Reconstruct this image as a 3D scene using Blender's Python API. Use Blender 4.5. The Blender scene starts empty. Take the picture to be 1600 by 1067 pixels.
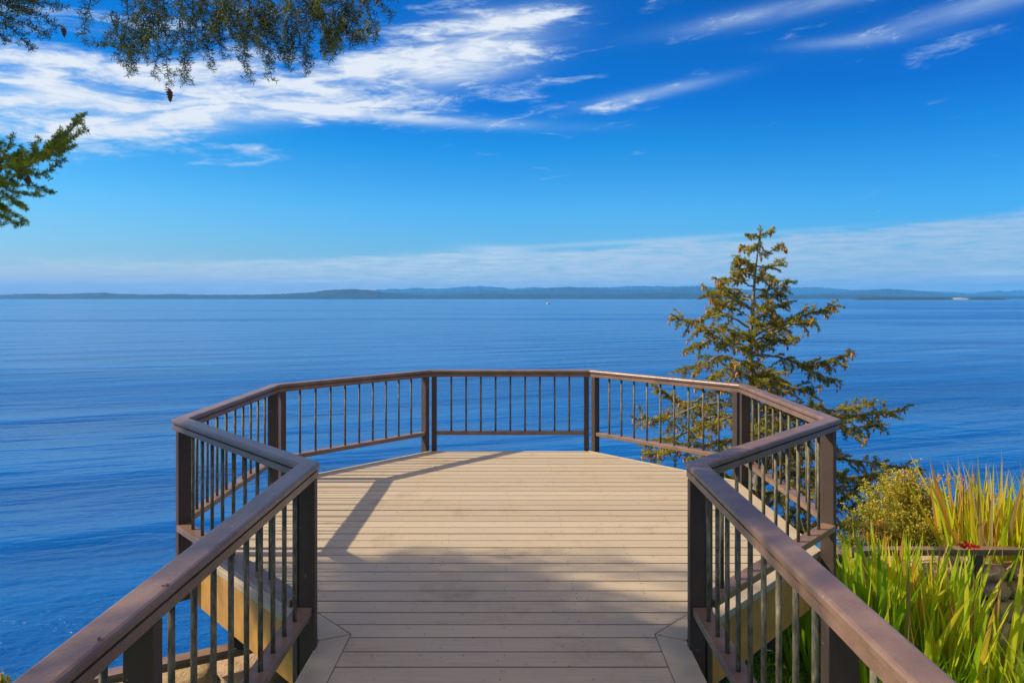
import bpy, bmesh, math, random
import numpy as np
from mathutils import Vector

sc = bpy.context.scene
C = sc.collection
R = math.radians
SQ = math.sqrt(2)

# ------------------------------------------------------------------ camera
H_EYE = 1.71
F = 1070.0
cam_d = bpy.data.cameras.new("camera")
cam = bpy.data.objects.new("camera", cam_d)
C.objects.link(cam)
cam.location = (0.069, 0, H_EYE)
cam.rotation_euler = (R(90), 0, 0)
cam_d.sensor_width = 36
cam_d.lens = 36 * F / 1600
cam_d.shift_x = -7 / 1600
cam_d.shift_y = -68 / 1600
cam_d.clip_start = 0.05
cam_d.clip_end = 120000
sc.camera = cam

sc.view_settings.view_transform = 'Standard'
sc.view_settings.look = 'None'
sc.view_settings.exposure = 0.5
sc.view_settings.gamma = 1
sc.cycles.volume_bounces = 1
sc.cycles.max_bounces = 8
sc.cycles.transparent_max_bounces = 8

SUN_EL = 40
# ------------------------------------------------------------------ sun
sd = bpy.data.lights.new("sun", 'SUN')
so = bpy.data.objects.new("sun", sd)
C.objects.link(so)
sd.energy = 4.5
sd.angle = R(0.6)
sd.color = (1.0, 0.86, 0.66)
so.rotation_euler = Vector((-math.cos(R(SUN_EL)), 0.0, math.sin(R(SUN_EL)))).to_track_quat('Z', 'Y').to_euler()
so.location = (-20, 0, 20)

# ------------------------------------------------------------------ node helpers
class NT:
    def __init__(s, nt):
        s.nt = nt
        s.n = nt.nodes
    def _set(s, node, i, v):
        if v is None:
            return
        if isinstance(v, bpy.types.NodeSocket):
            s.nt.links.new(v, node.inputs[i])
        else:
            node.inputs[i].default_value = v
    def math(s, op, a, b=None, c=None, clamp=False):
        m = s.n.new('ShaderNodeMath'); m.operation = op; m.use_clamp = clamp
        for i, v in enumerate((a, b, c)):
            s._set(m, i, v)
        return m.outputs[0]
    def vmath(s, op, a, b=None):
        m = s.n.new('ShaderNodeVectorMath'); m.operation = op
        s._set(m, 0, a); s._set(m, 1, b)
        return m.outputs[0]
    def comb(s, x, y, z):
        m = s.n.new('ShaderNodeCombineXYZ')
        for i, v in enumerate((x, y, z)):
            s._set(m, i, v)
        return m.outputs[0]
    def sep(s, v):
        m = s.n.new('ShaderNodeSeparateXYZ'); s._set(m, 0, v)
        return m.outputs
    def noise(s, vec, scale=1, detail=4, rough=0.5, dist=0, out=0):
        m = s.n.new('ShaderNodeTexNoise')
        s._set(m, 'Vector', vec); s._set(m, 'Scale', scale); s._set(m, 'Detail', detail)
        s._set(m, 'Roughness', rough); s._set(m, 'Distortion', dist)
        return m.outputs[out]
    def rng(s, v, a, b, c=0, d=1, kind='SMOOTHSTEP'):
        m = s.n.new('ShaderNodeMapRange'); m.interpolation_type = kind
        for i, x in enumerate((v, a, b, c, d)):
            s._set(m, i, x)
        return m.outputs[0]
    def mix(s, f, a, b, mode='MIX'):
        m = s.n.new('ShaderNodeMix'); m.data_type = 'RGBA'; m.blend_type = mode
        s._set(m, 0, f)
        for i, v in ((6, a), (7, b)):
            if isinstance(v, tuple) and len(v) == 3:
                v = v + (1,)
            s._set(m, i, v)
        return m.outputs[2]
    def ramp(s, f, stops, interp='LINEAR'):
        m = s.n.new('ShaderNodeValToRGB'); s._set(m, 0, f)
        e = m.color_ramp.elements
        m.color_ramp.interpolation = interp
        while len(e) < len(stops):
            e.new(0.5)
        for el, (p, c) in zip(e, stops):
            el.position = p
            el.color = tuple(c) + (1,) if len(c) == 3 else c
        return m.outputs[0]
    def bump(s, h, strength, dist, normal=None):
        m = s.n.new('ShaderNodeBump')
        s._set(m, 'Strength', strength); s._set(m, 'Distance', dist); s._set(m, 'Height', h)
        s._set(m, 'Normal', normal)
        return m.outputs[0]

def mat(name, col=(0.5, 0.5, 0.5), rough=0.6, **kw):
    m = bpy.data.materials.new(name)
    m.use_nodes = True
    t = NT(m.node_tree)
    b = m.node_tree.nodes['Principled BSDF']
    b.inputs['Base Color'].default_value = tuple(col) + (1,)
    b.inputs['Roughness'].default_value = rough
    for k, v in kw.items():
        b.inputs[k].default_value = v
    tc = t.n.new('ShaderNodeTexCoord')
    geo = t.n.new('ShaderNodeNewGeometry')
    return m, t, b, tc, geo

# ------------------------------------------------------------------ world
w = bpy.data.worlds.new("World")
sc.world = w
w.use_nodes = True
W = NT(w.node_tree)
bg = w.node_tree.nodes['Background']
bg.inputs[1].default_value = 0.1
sky = W.n.new('ShaderNodeTexSky')
sky.sky_type = 'NISHITA'; sky.sun_disc = False
sky.sun_elevation = R(SUN_EL); sky.sun_rotation = R(-90)
sky.altitude = 0; sky.air_density = 1.0; sky.dust_density = 0.6; sky.ozone_density = 2.5
wtc = W.n.new('ShaderNodeTexCoord')
D = W.sep(W.vmath('NORMALIZE', wtc.outputs['Generated']))
az = W.math('ARCTAN2', D[0], D[1])
el = W.math('ARCSINE', D[2])
# clear-sky tint by elevation (elevation 0..~32 deg mapped to 0..1)
elf = W.math('DIVIDE', el, 0.56)
tint = W.ramp(elf, [(0.0, (0.56, 0.73, 0.90)), (0.05, (0.46, 0.72, 0.94)), (0.109, (0.34, 0.71, 1.02)), (0.225, (0.215, 0.76, 1.16)),
                    (0.386, (0.040, 0.62, 1.14)), (0.487, (0.004, 0.47, 1.10)), (0.7, (0.0, 0.42, 1.03)), (1.0, (0.0, 0.42, 1.0))])
# warm bright fill added to unseen sky overhead and behind, to lift the shade
sky_fill = W.math('MULTIPLY', W.rng(D[1], 0.25, -0.05), W.rng(el, R(34), R(54)))
side = W.mix(W.rng(az, -0.6, 0.0), (1.25, 0.97, 0.88, 1), (1, 1, 1, 1))
side = W.mix(W.rng(az, 0.1, 0.7), side, (0.55, 0.80, 0.90, 1))
tint = W.mix(1.0, tint, side, 'MULTIPLY')
clear = W.mix(1.0, sky.outputs[0], tint, 'MULTIPLY')

def pxae(x, y):
    u = (x - 807) / F; v = (465 - y) / F
    return math.atan(u), math.atan(v / math.sqrt(1 + u * u))
def blob(x, y, sx, sy, ang, amp):
    a0, e0 = pxae(x, y)
    da = W.math('SUBTRACT', az, a0); de = W.math('SUBTRACT', el, e0)
    ca, sa = math.cos(R(ang)), math.sin(R(ang))
    p = W.math('ADD', W.math('MULTIPLY', da, ca * F / sx), W.math('MULTIPLY', de, sa * F / sx))
    q = W.math('ADD', W.math('MULTIPLY', da, -sa * F / sy), W.math('MULTIPLY', de, ca * F / sy))
    r2 = W.math('ADD', W.math('MULTIPLY', p, p), W.math('MULTIPLY', q, q))
    g = W.math('MULTIPLY', W.math('EXPONENT', W.math('MULTIPLY', r2, -1.0)), amp)
    return g
def acc(lst):
    o = lst[0]
    for x in lst[1:]:
        o = W.math('ADD', o, x)
    return o
# streaky high cloud, drawn out along the wind
cv = W.comb(W.math('MULTIPLY', W.math('ADD', az, W.math('MULTIPLY', el, -0.6)), 9.0), W.math('MULTIPLY', W.math('ADD', el, W.math('MULTIPLY', az, -0.05)), 40.0), 0.0)
warp = W.noise(cv, 0.7, 3, 0.5, 0, 1)
cvw = W.vmath('ADD', cv, W.vmath('MULTIPLY', W.vmath('SUBTRACT', warp, (0.5, 0.5, 0.5)), (2.2, 1.6, 0)))
n1 = W.noise(cvw, 1.0, 9, 0.56)
fv = W.comb(W.math('MULTIPLY', W.math('ADD', az, W.math('MULTIPLY', el, -0.35)), 22.0), W.math('MULTIPLY', el, 70.0), 3.1)
n2 = W.noise(fv, 1.6, 8, 0.68, 0.6)
cn = W.math('ADD', W.math('MULTIPLY', n1, 0.74), W.math('MULTIPLY', n2, 0.26))
blobs = acc([
    blob(735, 75, 135, 52, 12, 0.62), blob(640, 105, 130, 26, 8, 0.30), blob(800, 40, 120, 22, 10, 0.30), blob(880, 18, 90, 10, 3, 0.25),
    blob(330, 165, 210, 34, 9, 0.60), blob(560, 176, 300, 20, -1, 0.50), blob(450, 125, 160, 26, 6, 0.35),
    blob(90, 145, 130, 38, 6, 0.62), blob(20, 110, 200, 60, 0, 0.26), blob(190, 225, 150, 20, -4, 0.34),
    blob(800, 148, 70, 14, -6, 0.34), blob(100, 190, 300, 50, 0, 0.22), blob(360, 60, 420, 60, 5, 0.26),
    blob(1000, 150, 120, 17, 8, 0.38), blob(940, 170, 60, 10, 0, 0.22),
    blob(1250, 10, 200, 20, 3, 0.32), blob(1330, 62, 95, 13, -3, 0.24), blob(1560, 8, 130, 24, 5, 0.28), blob(1210, 64, 60, 6, 12, 0.25),
    blob(1460, 160, 60, 5, 6, 0.34), blob(1435, 102, 26, 9, -5, 0.32), blob(840, 262, 24, 3, 0, 0.36), blob(1510, 62, 90, 9, 8, 0.26), blob(905, 122, 70, 5, 3, 0.2)])
cn = W.math('ADD', W.math('MULTIPLY', W.math('SUBTRACT', cn, 0.5), 1.9), 0.5)
blobs = W.math('MINIMUM', W.math('MULTIPLY', blobs, 0.86), 0.54)
dens = W.rng(W.math('ADD', cn, blobs), 0.65, 1.22, 0, 1)
core = acc([blob(735, 78, 105, 32, 14, 1.0), blob(700, 112, 90, 16, 5, 0.7), blob(430, 172, 150, 15, 8, 0.95), blob(600, 182, 190, 8, -2, 0.7),
            blob(95, 148, 85, 20, 4, 0.95), blob(230, 196, 100, 14, 6, 0.6), blob(780, 30, 70, 12, 8, 0.6),
            blob(1240, 12, 150, 11, 4, 0.36), blob(1330, 64, 70, 7, -3, 0.24), blob(1530, 10, 110, 12, 5, 0.30), blob(1010, 148, 90, 8, 8, 0.42)])
core = W.math('MULTIPLY', core, W.rng(n1, 0.28, 0.60, 0.35, 1.25, 'LINEAR'), clamp=True)
dens = W.math('MAXIMUM', W.math('POWER', dens, 1.25), core)
# low bank of thin cloud above the horizon: its upper edge rises to the right
edge = W.math('ADD', W.math('MULTIPLY', az, 0.048), 0.0735)
en = W.noise(W.comb(W.math('MULTIPLY', az, 4.0), W.math('MULTIPLY', el, 30.0), 7.7), 1.5, 8, 0.6)
edge = W.math('ADD', edge, W.math('MULTIPLY', W.math('SUBTRACT', en, 0.5), 0.05))
bank = W.rng(W.math('SUBTRACT', edge, el), 0.0, 0.012, 0, 1)
bankfade = W.rng(az, -0.65, 0.1, 0.4, 0.8)
bn = W.noise(W.comb(W.math('MULTIPLY', az, 12.0), W.math('MULTIPLY', el, 110.0), 1.7), 2.2, 8, 0.62)
bankd = W.math('MULTIPLY', W.math('MULTIPLY', bank, bankfade), W.rng(bn, 0.32, 0.68, 0.35, 1.25, 'LINEAR'))
bankcol = W.mix(W.rng(az, -0.5, 0.6), (5.4, 6.0, 6.3, 1), (3.4, 4.3, 5.3, 1))
streak = W.math('MULTIPLY', blob(1555, 426, 45, 3.5, 0, 1.0), 0.7)
streak2 = W.math('MULTIPLY', W.math('ADD', blob(790, 391, 60, 7, -4, 1.0), blob(980, 378, 260, 4, 2.5, 0.8)), 0.5)
c1 = W.mix(W.math('MINIMUM', bankd, 0.85), clear, bankcol)
c1 = W.mix(W.math('MINIMUM', W.math('ADD', streak, streak2), 0.8), c1, (4.4, 5.3, 6.1, 1))
ccol = W.mix(dens, (3.6, 5.0, 6.4, 1), (6.0, 6.35, 6.8, 1))
c2 = W.mix(W.math('MINIMUM', dens, 0.96), c1, ccol)
c2 = W.mix(sky_fill, c2, (9.6, 7.6, 5.4, 1))
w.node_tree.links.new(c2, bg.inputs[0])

# ------------------------------------------------------------------ object helpers
def put(o):
    C.objects.link(o)
    return o
def tag(o, label=None, cat=None, group=None, kind=None):
    for k, v in (('label', label), ('category', cat), ('group', group), ('kind', kind)):
        if v:
            o[k] = v
    return o
def thing(name, label, cat, loc=(0, 0, 0), group=None, kind=None):
    o = bpy.data.objects.new(name, None)
    o.location = loc
    o.empty_display_size = 0.2
    put(o)
    return tag(o, label, cat, group, kind)
def obj(name, verts, faces, m, parent=None, smooth=False, loc=None):
    me = bpy.data.meshes.new(name)
    me.from_pydata([tuple(v) for v in verts], [], [tuple(f) for f in faces])
    me.update()
    bm = bmesh.new(); bm.from_mesh(me)
    bmesh.ops.recalc_face_normals(bm, faces=bm.faces)
    bm.to_mesh(me); bm.free()
    if smooth:
        me.polygons.foreach_set('use_smooth', [True] * len(me.polygons))
    me.materials.append(m)
    o = bpy.data.objects.new(name, me)
    put(o)
    if parent is not None:
        o.parent = parent
        pl = Vector((0, 0, 0)); p = parent
        while p is not None:
            pl += p.location; p = p.parent
        o.location = -pl
    return o
def fast_mesh(name, V, Fi, m, parent=None, smooth=False, attr=None, recalc=False):
    """V (n,3), Fi (k,3 or 4) numpy; attr: per-vertex float named 'var'"""
    me = bpy.data.meshes.new(name)
    V = np.asarray(V, dtype=np.float32); Fi = np.asarray(Fi, dtype=np.int32)
    k = Fi.shape[1]
    me.vertices.add(len(V)); me.vertices.foreach_set('co', V.ravel())
    me.loops.add(Fi.size); me.loops.foreach_set('vertex_index', Fi.ravel())
    me.polygons.add(len(Fi)); me.polygons.foreach_set('loop_start', np.arange(0, Fi.size, k, dtype=np.int32))
    me.update(calc_edges=True)
    if smooth:
        me.polygons.foreach_set('use_smooth', [True] * len(me.polygons))
    if attr is not None:
        a = me.attributes.new('var', 'FLOAT', 'POINT')
        a.data.foreach_set('value', np.asarray(attr, dtype=np.float32))
    me.materials.append(m)
    o = bpy.data.objects.new(name, me)
    put(o)
    if parent is not None:
        o.parent = parent
        pl = Vector((0, 0, 0)); p = parent
        while p is not None:
            pl += p.location; p = p.parent
        o.location = -pl
    return o
class MB:
    def __init__(s):
        s.v = []; s.f = []
    def prism(s, poly, z0, z1):
        """poly: list of (x,y)"""
        n = len(poly); b = len(s.v)
        s.v += [(x, y, z0) for x, y in poly] + [(x, y, z1) for x, y in poly]
        s.f += [tuple(range(b + n - 1, b - 1, -1)), tuple(range(b + n, b + 2 * n))]
        s.f += [(b + i, b + (i + 1) % n, b + n + (i + 1) % n, b + n + i) for i in range(n)]
        return s
    def obox(s, c, ax, ay, hx, hy, z0, z1):
        c = Vector((c[0], c[1])); ax = Vector(ax).normalized(); ay = Vector(ay).normalized()
        p = [c + ax * sx * hx + ay * sy * hy for sx, sy in ((-1, -1), (1, -1), (1, 1), (-1, 1))]
        return s.prism([(q.x, q.y) for q in p], z0, z1)
    def rings(s, rr, closed=True, cap=True):
        b = len(s.v); n = len(rr[0])
        for r in rr:
            s.v += [tuple(p) for p in r]
        for k in range(len(rr) - 1):
            for i in range(n if closed else n - 1):
                j = (i + 1) % n
                s.f.append((b + k * n + i, b + k * n + j, b + (k + 1) * n + j, b + (k + 1) * n + i))
        if cap:
            s.f.append(tuple(b + i for i in range(n - 1, -1, -1)))
            s.f.append(tuple(b + (len(rr) - 1) * n + i for i in range(n)))
        return s
    def tube(s, pts, rad, n=8, cap=True):
        pts = [Vector(p) for p in pts]
        if not hasattr(rad, '__len__'):
            rad = [rad] * len(pts)
        rr = []
        up = Vector((0, 0, 1)) if abs((pts[-1] - pts[0]).normalized().z) < 0.9 else Vector((1, 0, 0))
        for i, p in enumerate(pts):
            d = (pts[min(i + 1, len(pts) - 1)] - pts[max(i - 1, 0)]).normalized()
            a = d.cross(up).normalized(); c = a.cross(d)
            rr.append([p + (a * math.cos(2 * math.pi * k / n) + c * math.sin(2 * math.pi * k / n)) * rad[i] for k in range(n)])
        return s.rings(rr, True, cap)
    def build(s, name, m, parent=None, smooth=False):
        return obj(name, s.v, s.f, m, parent, smooth)
def bevel(o, wd, seg=2):
    md = o.modifiers.new('bevel', 'BEVEL'); md.width = wd; md.segments = seg; md.limit_method = 'ANGLE'; md.angle_limit = R(40)
    return o
def P(x, y, d):
    """point seen at picture position x,y at distance d in front of the eye"""
    return Vector((0.069 + (x - 807) / F * d, d, H_EYE + (465 - y) / F * d))

# ------------------------------------------------------------------ materials
def paint(name, col, rough, var=0.12, bumps=0.15, grain=(1, 1, 1)):
    m, t, b, tc, g = mat(name, col, rough)
    n = t.noise(g.outputs['Position'], 6, 5, 0.6)
    n2 = t.noise(t.vmath('MULTIPLY', g.outputs['Position'], grain), 60, 5, 0.65)
    dirt = t.noise(g.outputs['Position'], 2.2, 7, 0.7)
    c = t.mix(t.rng(n, 0.3, 0.7), tuple(x * (1 - var) for x in col), tuple(min(1, x * (1 + var)) for x in col))
    c = t.mix(t.math('MULTIPLY', t.rng(dirt, 0.56, 0.72), 0.35), c, tuple(x * 0.55 + 0.02 for x in col))
    spk = t.noise(g.outputs['Position'], 140, 2, 0.5)
    c = t.mix(t.rng(spk, 0.71, 0.76, 0, 0.5), c, tuple(x * 0.35 for x in col))
    chip = t.noise(t.vmath('MULTIPLY', g.outputs['Position'], (1, 0.5, 1)), 26, 6, 0.72)
    c = t.mix(t.rng(chip, 0.665, 0.69, 0, 0.75), c, (0.36, 0.27, 0.19))
    t._set(b, 'Base Color', c)
    t._set(b, 'Roughness', t.rng(n2, 0.2, 0.8, rough - 0.07, rough + 0.2, 'LINEAR'))
    t._set(b, 'Normal', t.bump(n2, bumps, 0.004))
    return m
M_rail = paint('brown_rail_paint', (0.190, 0.115, 0.076), 0.28, var=0.2, bumps=0.5, grain=(1, 1, 1))
M_post = paint('brown_post_paint', (0.062, 0.038, 0.026), 0.5, bumps=0.3, grain=(3, 3, 0.12))
M_trim = paint('tan_trim_paint', (0.44, 0.35, 0.225), 0.5, var=0.06)
M_fascia = paint('ochre_fascia_paint', (0.42, 0.215, 0.04), 0.6, var=0.18)
M_dark = paint('dark_timber', (0.035, 0.028, 0.022), 0.8)

# balusters: weathered galvanised steel, patchy green grey
M_bal, t, b, tc, g = mat('weathered_steel_rod', (0.2, 0.2, 0.17), 0.7)
b.inputs['Specular IOR Level'].default_value = 0.25
n = t.noise(t.vmath('MULTIPLY', g.outputs['Position'], (1, 1, 0.25)), 70, 5, 0.7)
c = t.ramp(n, [(0.3, (0.05, 0.045, 0.028)), (0.5, (0.14, 0.122, 0.072)), (0.7, (0.30, 0.265, 0.165))])
rn = t.noise(g.outputs['Position'], 9, 6, 0.7)
c = t.mix(t.rng(rn, 0.68, 0.74), c, (0.28, 0.12, 0.03))
t._set(b, 'Base Color', c); t._set(b, 'Normal', t.bump(n, 0.3, 0.002))

# decking: painted boards, variation per board, worn spots
M_deck, t, b, tc, g = mat('painted_decking', (0.4, 0.34, 0.26), 0.5)
ps = t.sep(g.outputs['Position'])
bi = t.math('FLOOR', t.math('DIVIDE', t.math('ADD', ps[1], 0.0045), 0.1382))
wn = t.n.new('ShaderNodeTexWhiteNoise'); wn.noise_dimensions = '1D'; t.nt.links.new(bi, wn.inputs['W'])
base = t.mix(wn.outputs[0], (0.370, 0.29, 0.182), (0.485, 0.385, 0.248))
grain = t.noise(t.comb(t.math('MULTIPLY', ps[0], 1.2), t.math('MULTIPLY', ps[1], 40.0), bi), 2.0, 6, 0.65)
base = t.mix(t.rng(grain, 0.35, 0.7, 0, 0.5), base, (0.54, 0.43, 0.28))
st = t.noise(g.outputs['Position'], 1.7, 8, 0.72)
base = t.mix(t.rng(st, 0.52, 0.70, 0, 0.55), base, (0.26, 0.195, 0.125))
sp = t.noise(g.outputs['Position'], 45, 3, 0.55)
base = t.mix(t.rng(sp, 0.67, 0.72, 0, 0.8), base, (0.10, 0.08, 0.06))
sp2 = t.noise(t.vmath('ADD', g.outputs['Position'], (7, 3, 1)), 11, 5, 0.7)
base = t.mix(t.rng(sp2, 0.67, 0.72, 0, 0.5), base, (0.60, 0.55, 0.46))
t._set(b, 'Base Color', base)
t._set(b, 'Roughness', t.rng(st, 0.3, 0.7, 0.42, 0.62, 'LINEAR'))
t._set(b, 'Normal', t.bump(t.math('ADD', grain, t.math('MULTIPLY', sp, 0.3)), 0.6, 0.005))

# foliage: colour driven by the per-blade value, light passes through
def leafmat(name, stops, transl=0.35, rough=0.55, tcol=None):
    m, t, b, tc, g = mat(name, (0.1, 0.1, 0.1), rough)
    at = t.n.new('ShaderNodeAttribute'); at.attribute_name = 'var'
    c = t.ramp(at.outputs['Fac'], stops)
    t._set(b, 'Base Color', c)
    b.inputs['Specular IOR Level'].default_value = 0.2
    tr = t.n.new('ShaderNodeBsdfTranslucent')
    c2 = t.mix(1.0, c, tcol or (1.3, 1.25, 0.6), 'MULTIPLY')
    t.nt.links.new(c2, tr.inputs[0])
    mx = t.n.new('ShaderNodeMixShader'); mx.inputs[0].default_value = transl
    t.nt.links.new(b.outputs[0], mx.inputs[1]); t.nt.links.new(tr.outputs[0], mx.inputs[2])
    t.nt.links.new(mx.outputs[0], t.n['Material Output'].inputs[0])
    return m
M_needle = leafmat('fir_needles', [(0, (0.06, 0.085, 0.018)), (0.4, (0.20, 0.21, 0.025)), (0.8, (0.46, 0.37, 0.03)), (1, (0.60, 0.45, 0.04))], 0.35)
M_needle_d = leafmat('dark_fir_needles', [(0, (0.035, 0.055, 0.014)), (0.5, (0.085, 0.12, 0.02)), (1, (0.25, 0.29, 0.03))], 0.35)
M_needle_l = leafmat('fir_needles_painted_lit', [(0, (0.05, 0.08, 0.02)), (0.45, (0.18, 0.24, 0.025)), (1, (0.55, 0.56, 0.03))], 0.4)  # brighter copy of the overhang needles, sunlight painted into its colour
M_sword = leafmat('sword_leaves', [(0, (0.10, 0.22, 0.02)), (0.3, (0.36, 0.50, 0.022)), (0.6, (0.58, 0.58, 0.035)), (0.8, (0.72, 0.50, 0.05)), (0.93, (0.58, 0.24, 0.05)), (1, (0.42, 0.27, 0.13))], 0.55, 0.45, tcol=(1.25, 1.5, 0.5))
M_bush = leafmat('bush_leaves', [(0, (0.10, 0.16, 0.02)), (0.5, (0.42, 0.42, 0.03)), (0.75, (0.66, 0.44, 0.06)), (1, (0.50, 0.22, 0.08))], 0.35)
M_grass = leafmat('grass_blades', [(0, (0.14, 0.32, 0.012)), (0.6, (0.32, 0.58, 0.02)), (1, (0.55, 0.66, 0.04))], 0.35)
M_bark, t, b, tc, g = mat('fir_bark', (0.14, 0.12, 0.095), 0.85)
n = t.noise(t.vmath('MULTIPLY', g.outputs['Position'], (1, 1, 0.4)), 40, 6, 0.7)
t._set(b, 'Base Color', t.ramp(n, [(0.3, (0.09, 0.07, 0.05)), (0.5, (0.26, 0.22, 0.17)), (0.7, (0.46, 0.42, 0.35))]))
t._set(b, 'Normal', t.bump(n, 0.8, 0.02))
M_cone, t, b, tc, g = mat('cone_scales', (0.25, 0.11, 0.04), 0.6)
n = t.noise(g.outputs['Position'], 90, 3, 0.6)
t._set(b, 'Base Color', t.ramp(n, [(0.35, (0.34, 0.12, 0.03)), (0.65, (0.72, 0.33, 0.09))]))
M_cone_d, t, b, tc, g = mat('dry_cone_scales', (0.16, 0.08, 0.045), 0.7)

# ------------------------------------------------------------------ deck
OY = 5.524                       # centre of the octagon
def oct_hw(y, A, Wk, yfar=None):
    """half width of the deck outline at depth y"""
    dy = abs(y - OY)
    h = min(A, A * SQ - dy)
    if y < OY:
        h = max(h, Wk)
    return h
A_D, W_D = 2.135, 0.917
deck = thing('viewing_deck', 'tan painted timber deck with a walkway opening onto an octagonal platform over the sea', 'deck')
TR = 0.142
def inner_hw(y):
    dy = y - OY
    if dy >= 0:
        return min(A_D - TR - 0.012, A_D * SQ - 0.045 - dy)
    h = min(A_D - TR - 0.012, (A_D - TR - 0.008) * SQ + dy)
    return max(h, W_D - TR - 0.004)
def strip_poly(y0, y1, f, brk):
    ys = sorted([y0, y1] + [b_ for b_ in brk if y0 < b_ < y1])
    r = [(f(y), y) for y in ys]
    l = [(-x, y) for x, y in reversed(r)]
    return r + l
# breakpoints of inner outline
xi = A_D - TR - 0.012
brk = [OY + (A_D * SQ - 0.045 - xi), OY - ((A_D - TR - 0.008) * SQ - xi), OY - ((A_D - TR - 0.008) * SQ - (W_D - TR - 0.004))]
rnd = random.Random(4)
mb = MB(); mn = MB()
k = -8
while True:
    y0 = k * 0.1382 + 0.0015; y1 = (k + 1) * 0.1382 - 0.0100
    k += 1
    if y0 > OY + A_D - 0.02:
        break
    y1 = min(y1, OY + A_D)
    dz = rnd.uniform(-0.0012, 0.0012)
    mb.prism(strip_poly(y0, y1, inner_hw, brk), -0.034 + dz, dz)
    # screw heads over the joists
    for j in range(-5, 6):
        x = j * 0.406 + rnd.uniform(-0.012, 0.012)
        if abs(x) < inner_hw((y0 + y1) / 2) - 0.03:
            for yy in (y0 + 0.028, y1 - 0.028):
                if rnd.random() < 0.45: continue
                c0 = (x + rnd.uniform(-.004, .004), yy)
                mn.prism([(c0[0] + 0.0034 * math.cos(a * math.pi / 3), c0[1] + 0.0034 * math.sin(a * math.pi / 3)) for a in range(6)], dz - 0.002, dz + 0.0008)
boards = mb.build('deck_boards', M_deck, deck)
nl = mn.build('screw_heads', M_dark, deck)
nl['kind'] = 'stuff'
# trim boards around the outline (mitred)
def isect(p, d, q, e):
    den = d[0] * e[1] - d[1] * e[0]
    s_ = ((q[0] - p[0]) * e[1] - (q[1] - p[1]) * e[0]) / den
    return (p[0] + d[0] * s_, p[1] + d[1] * s_)
def path_pts(A, Wk, y_start=-1.0):
    """outline from the left walkway start round the far side to the right walkway start"""
    T = A * math.tan(R(22.5))
    yk = OY - (A * SQ - Wk)
    L = [(-Wk, y_start), (-Wk, yk), (-A, OY - T), (-A, OY + T), (-T, OY + A)]
    return L + [(-x, y) for x, y in reversed(L)]
outer = path_pts(A_D, W_D); innr = path_pts(A_D - TR, W_D - TR)
for i in range(9):
    wd = 0.032 if i in (3, 5) else TR
    if i == 4:
        continue
    a, b_ = outer[i], outer[i + 1]
    if wd == TR:
        ia, ib = innr[i], innr[i + 1]
        if i in (2, 6):      # far ends of the side boards stop at the far diagonals
            far = max(range(2), key=lambda q: (ia, ib)[q][1])
        poly = [a, b_, ib, ia]
    else:
        dx, dy = b_[0] - a[0], b_[1] - a[1]
        l = math.hypot(dx, dy); nx, ny = dy / l, -dx / l
        poly = [a, b_, (b_[0] + nx * wd, b_[1] + ny * wd), (a[0] + nx * wd, a[1] + ny * wd)]
    cx = sum(p[0] for p in poly) / 4; cy = sum(p[1] for p in poly) / 4
    # tiny joint gap
    poly = [(cx + (x - cx) * 0.9975, cy + (y - cy) * 0.9975) for x, y in poly]
    m_ = MB().prism(poly, -0.036, 0.003 if i in (0, 8) else 0.0015 + 0.003 * (i % 2))
    o = m_.build('trim_board', M_trim, deck); bevel(o, 0.002, 1)
# fascia skirts (thin panels just inside the edge), mitred, and under-structure
fo = path_pts(A_D - 0.004, W_D - 0.004); fi = path_pts(A_D - 0.030, W_D - 0.030)
for i in range(9):
    z0 = -0.34 if i not in (0, 8) else -0.30
    poly = [fo[i], fo[i + 1], fi[i + 1], fi[i]]
    if i < 4 or i > 4 or True:
        m_ = MB().prism(poly, z0, -0.038)
        o = m_.build('fascia', M_fascia, deck)
mj = MB()
for j in range(-5, 6):
    x = j * 0.406
    yf = OY + (A_D * SQ - abs(x) if abs(x) > A_D * math.tan(R(22.5)) else A_D) - 0.05
    yn = OY - (A_D * SQ - abs(x)) + 0.06 if abs(x) > W_D - 0.05 else -1.0
    mj.prism([(x - 0.02, yn), (x + 0.02, yn), (x + 0.02, yf), (x - 0.02, yf)], -0.24, -0.045)
mj.build('joists', M_dark, deck)
for y in (1.6, 4.3, 6.4):
    hw = oct_hw(y, A_D, W_D) - 0.1
    MB().prism([(-hw, y - 0.07), (hw, y - 0.07), (hw, y + 0.07), (-hw, y + 0.07)], -0.46, -0.245).build('beam', M_dark, deck)
for x, y, zb in ((-0.7, 1.6, -1.6), (0.7, 1.6, -1.6), (-1.3, 4.3, -1.9), (1.3, 4.3, -1.9), (-1.0, 6.4, -6.0), (1.0, 6.4, -6.0)):
    MB().prism([(x - .07, y - .05), (x + .07, y - .05), (x + .07, y + .05), (x - .07, y + .05)], zb, -0.461).build('support_post', M_dark, deck)

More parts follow.
